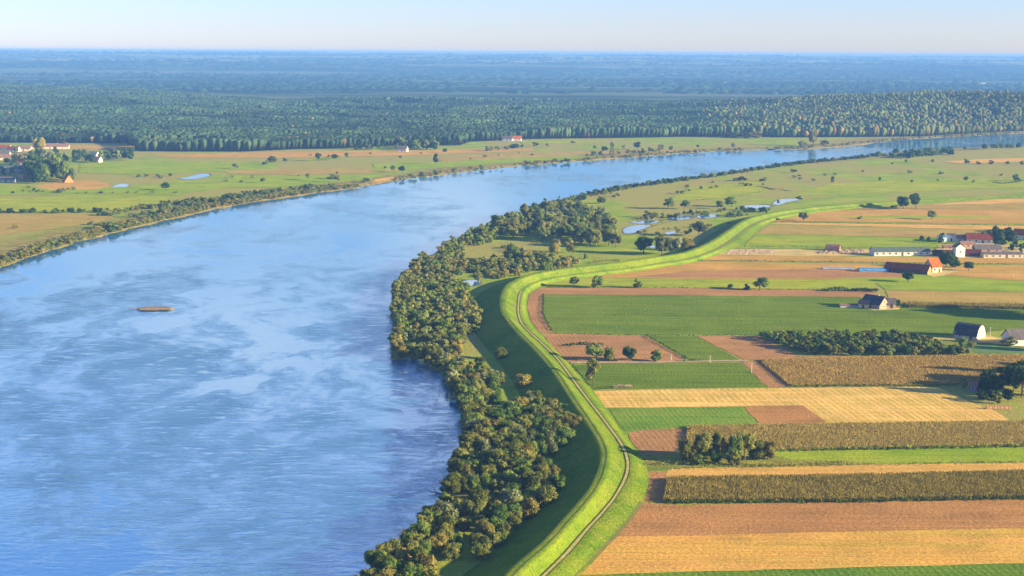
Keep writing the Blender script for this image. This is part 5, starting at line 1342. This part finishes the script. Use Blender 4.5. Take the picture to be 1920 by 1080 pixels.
def rubble(x0, x1, y0, y1, n, hmax, mat, name, label, cat, seed):
    rg = random.Random(seed); V = []; Fc = []
    for i in range(n):
        p = at(rg.uniform(x0, x1), rg.uniform(y0, y1)); r = rg.uniform(.4, 1.3); hh = rg.uniform(.2, hmax); o = len(V); a0 = rg.random() * 6
        for k in range(6): V.append((p.x + r * 1.4 * math.cos(a0 + k * 1.047) * rg.uniform(.7, 1.2), p.y + r * math.sin(a0 + k * 1.047), .03))
        for k in range(6): V.append((p.x + r * .7 * math.cos(a0 + k * 1.047), p.y + r * .5 * math.sin(a0 + k * 1.047) * rg.uniform(.6, 1.2), hh * rg.uniform(.6, 1)))
        Fc += [(o + k, o + (k + 1) % 6, o + 6 + (k + 1) % 6, o + 6 + k) for k in range(6)] + [tuple(range(o + 6, o + 12))]
    link(name, bm_mesh(name, V, Fc), mat, label=label, cat=cat, kind='stuff')
rubble(1362, 1452, 469, 477, 260, .6, plain('pink rubble', (.42, .28, .19), .95, .3, 1.5), 'rubble', 'pale pinkish heaps of rubble on the trampled yard near the dike', 'rubble', 3)
rubble(1530, 1620, 468, 476, 130, 1.0, plain('mixed farm rubble', (.30, .20, .14), .95, .5, .8), 'farm_litter', 'cluttered brown heaps and timber beside the long white barn', 'rubble', 4)
def pole(px, py, h, label, arm=True):
    p = at(px, py); root = link('utility_pole', None, label=label, cat='pole', loc=(p.x, p.y, 0))
    V = []; Fc = []; k = 7
    for z, r in ((-.1, .17), (h, .11)):
        for i in range(k): V.append((r * math.cos(i * 6.283 / k), r * math.sin(i * 6.283 / k), z))
    Fc = [(i, (i + 1) % k, k + (i + 1) % k, k + i) for i in range(k)] + [tuple(range(k, 2 * k))]
    link('post', bm_mesh('post', V, Fc), plain('pole concrete', (.45, .42, .36), .9, .1), parent=root)
    link('crossarm', boxes('crossarm', [(-.8, .8, -.06, .06, h - .7, h - .55)]), WOOD, parent=root)
    for x in (-.65, .6): link('insulator', boxes('insulator', [(x, x + .1, -.05, .05, h - .549, h - .3)]), TRIM, parent=root)
for (x, y, hp, lab) in [(1331, 680, 14, 'thin pale pole beside the dirt lane'), (1409, 699, 20, 'thin pole standing in the dark shaded plot'), (1900, 522, 14, 'tall thin pole on the tan field at the right edge'),
        (1856, 629, 16, 'thin pole right of the round ended barn'), (1789, 634, 14, 'thin pole left of the round ended barn'), (1258, 676, 13, 'small pale pole at the tip of the brown plot')]:
    pole(x, y, hp / ppm(at(x, y)), lab)
# distant roofs that catch the light in the blue plain
def far_sheds():
    rg = random.Random(12)
    for i in range(7):
        x = rg.choice([rg.uniform(1180, 1920), rg.uniform(1540, 1910), rg.uniform(700, 1500)]); y = rg.uniform(148, 163) if x > 1100 else rg.uniform(140, 160)
        yh = 98 + (x - 960) * math.tan(ROLL); D = F * 118 / (y - yh)
        if D > 9000: continue
        X = (x - 960) / F * D; L_ = rg.uniform(14, 30)
        zz = float(far_z(np.array([X]), np.array([D]))[0])
        yield i, (X, D), L_, zz
words = ['long', 'short', 'wide', 'narrow', 'low', 'pale']
for i, p, L_, zz in far_sheds():
    house('far_shed', 0, 0, L_, rnd.uniform(8, 12), rnd.uniform(3, 5), 2.0, rnd.uniform(-15, 15), W_grey, R_grey, 'tiny pale building catching light in the blue plain beyond the forest', 'building', wins=0, chim=0, door=False, world=p, z=zz)['group'] = 'pale buildings in the blue plain'

# ------------------------------------------------------------------ air
hz = boxes('haze', [(-16000, 16000, -420, 19000, -8, 126.5)])
hm = bpy.data.materials.new('blue air'); hn = nodes(hm); ho = hn.nodes.new('ShaderNodeOutputMaterial'); pv = hn.nodes.new('ShaderNodeVolumePrincipled')
pv.inputs['Color'].default_value = (.20, .46, 1.0, 1); pv.inputs['Density'].default_value = HAZE_D; pv.inputs['Anisotropy'].default_value = 0.0
hn.links.new(pv.outputs[0], ho.inputs['Volume'])
link('haze', hz, hm, kind='stuff', label='thin blue air filling the valley out to the horizon', cat='haze')
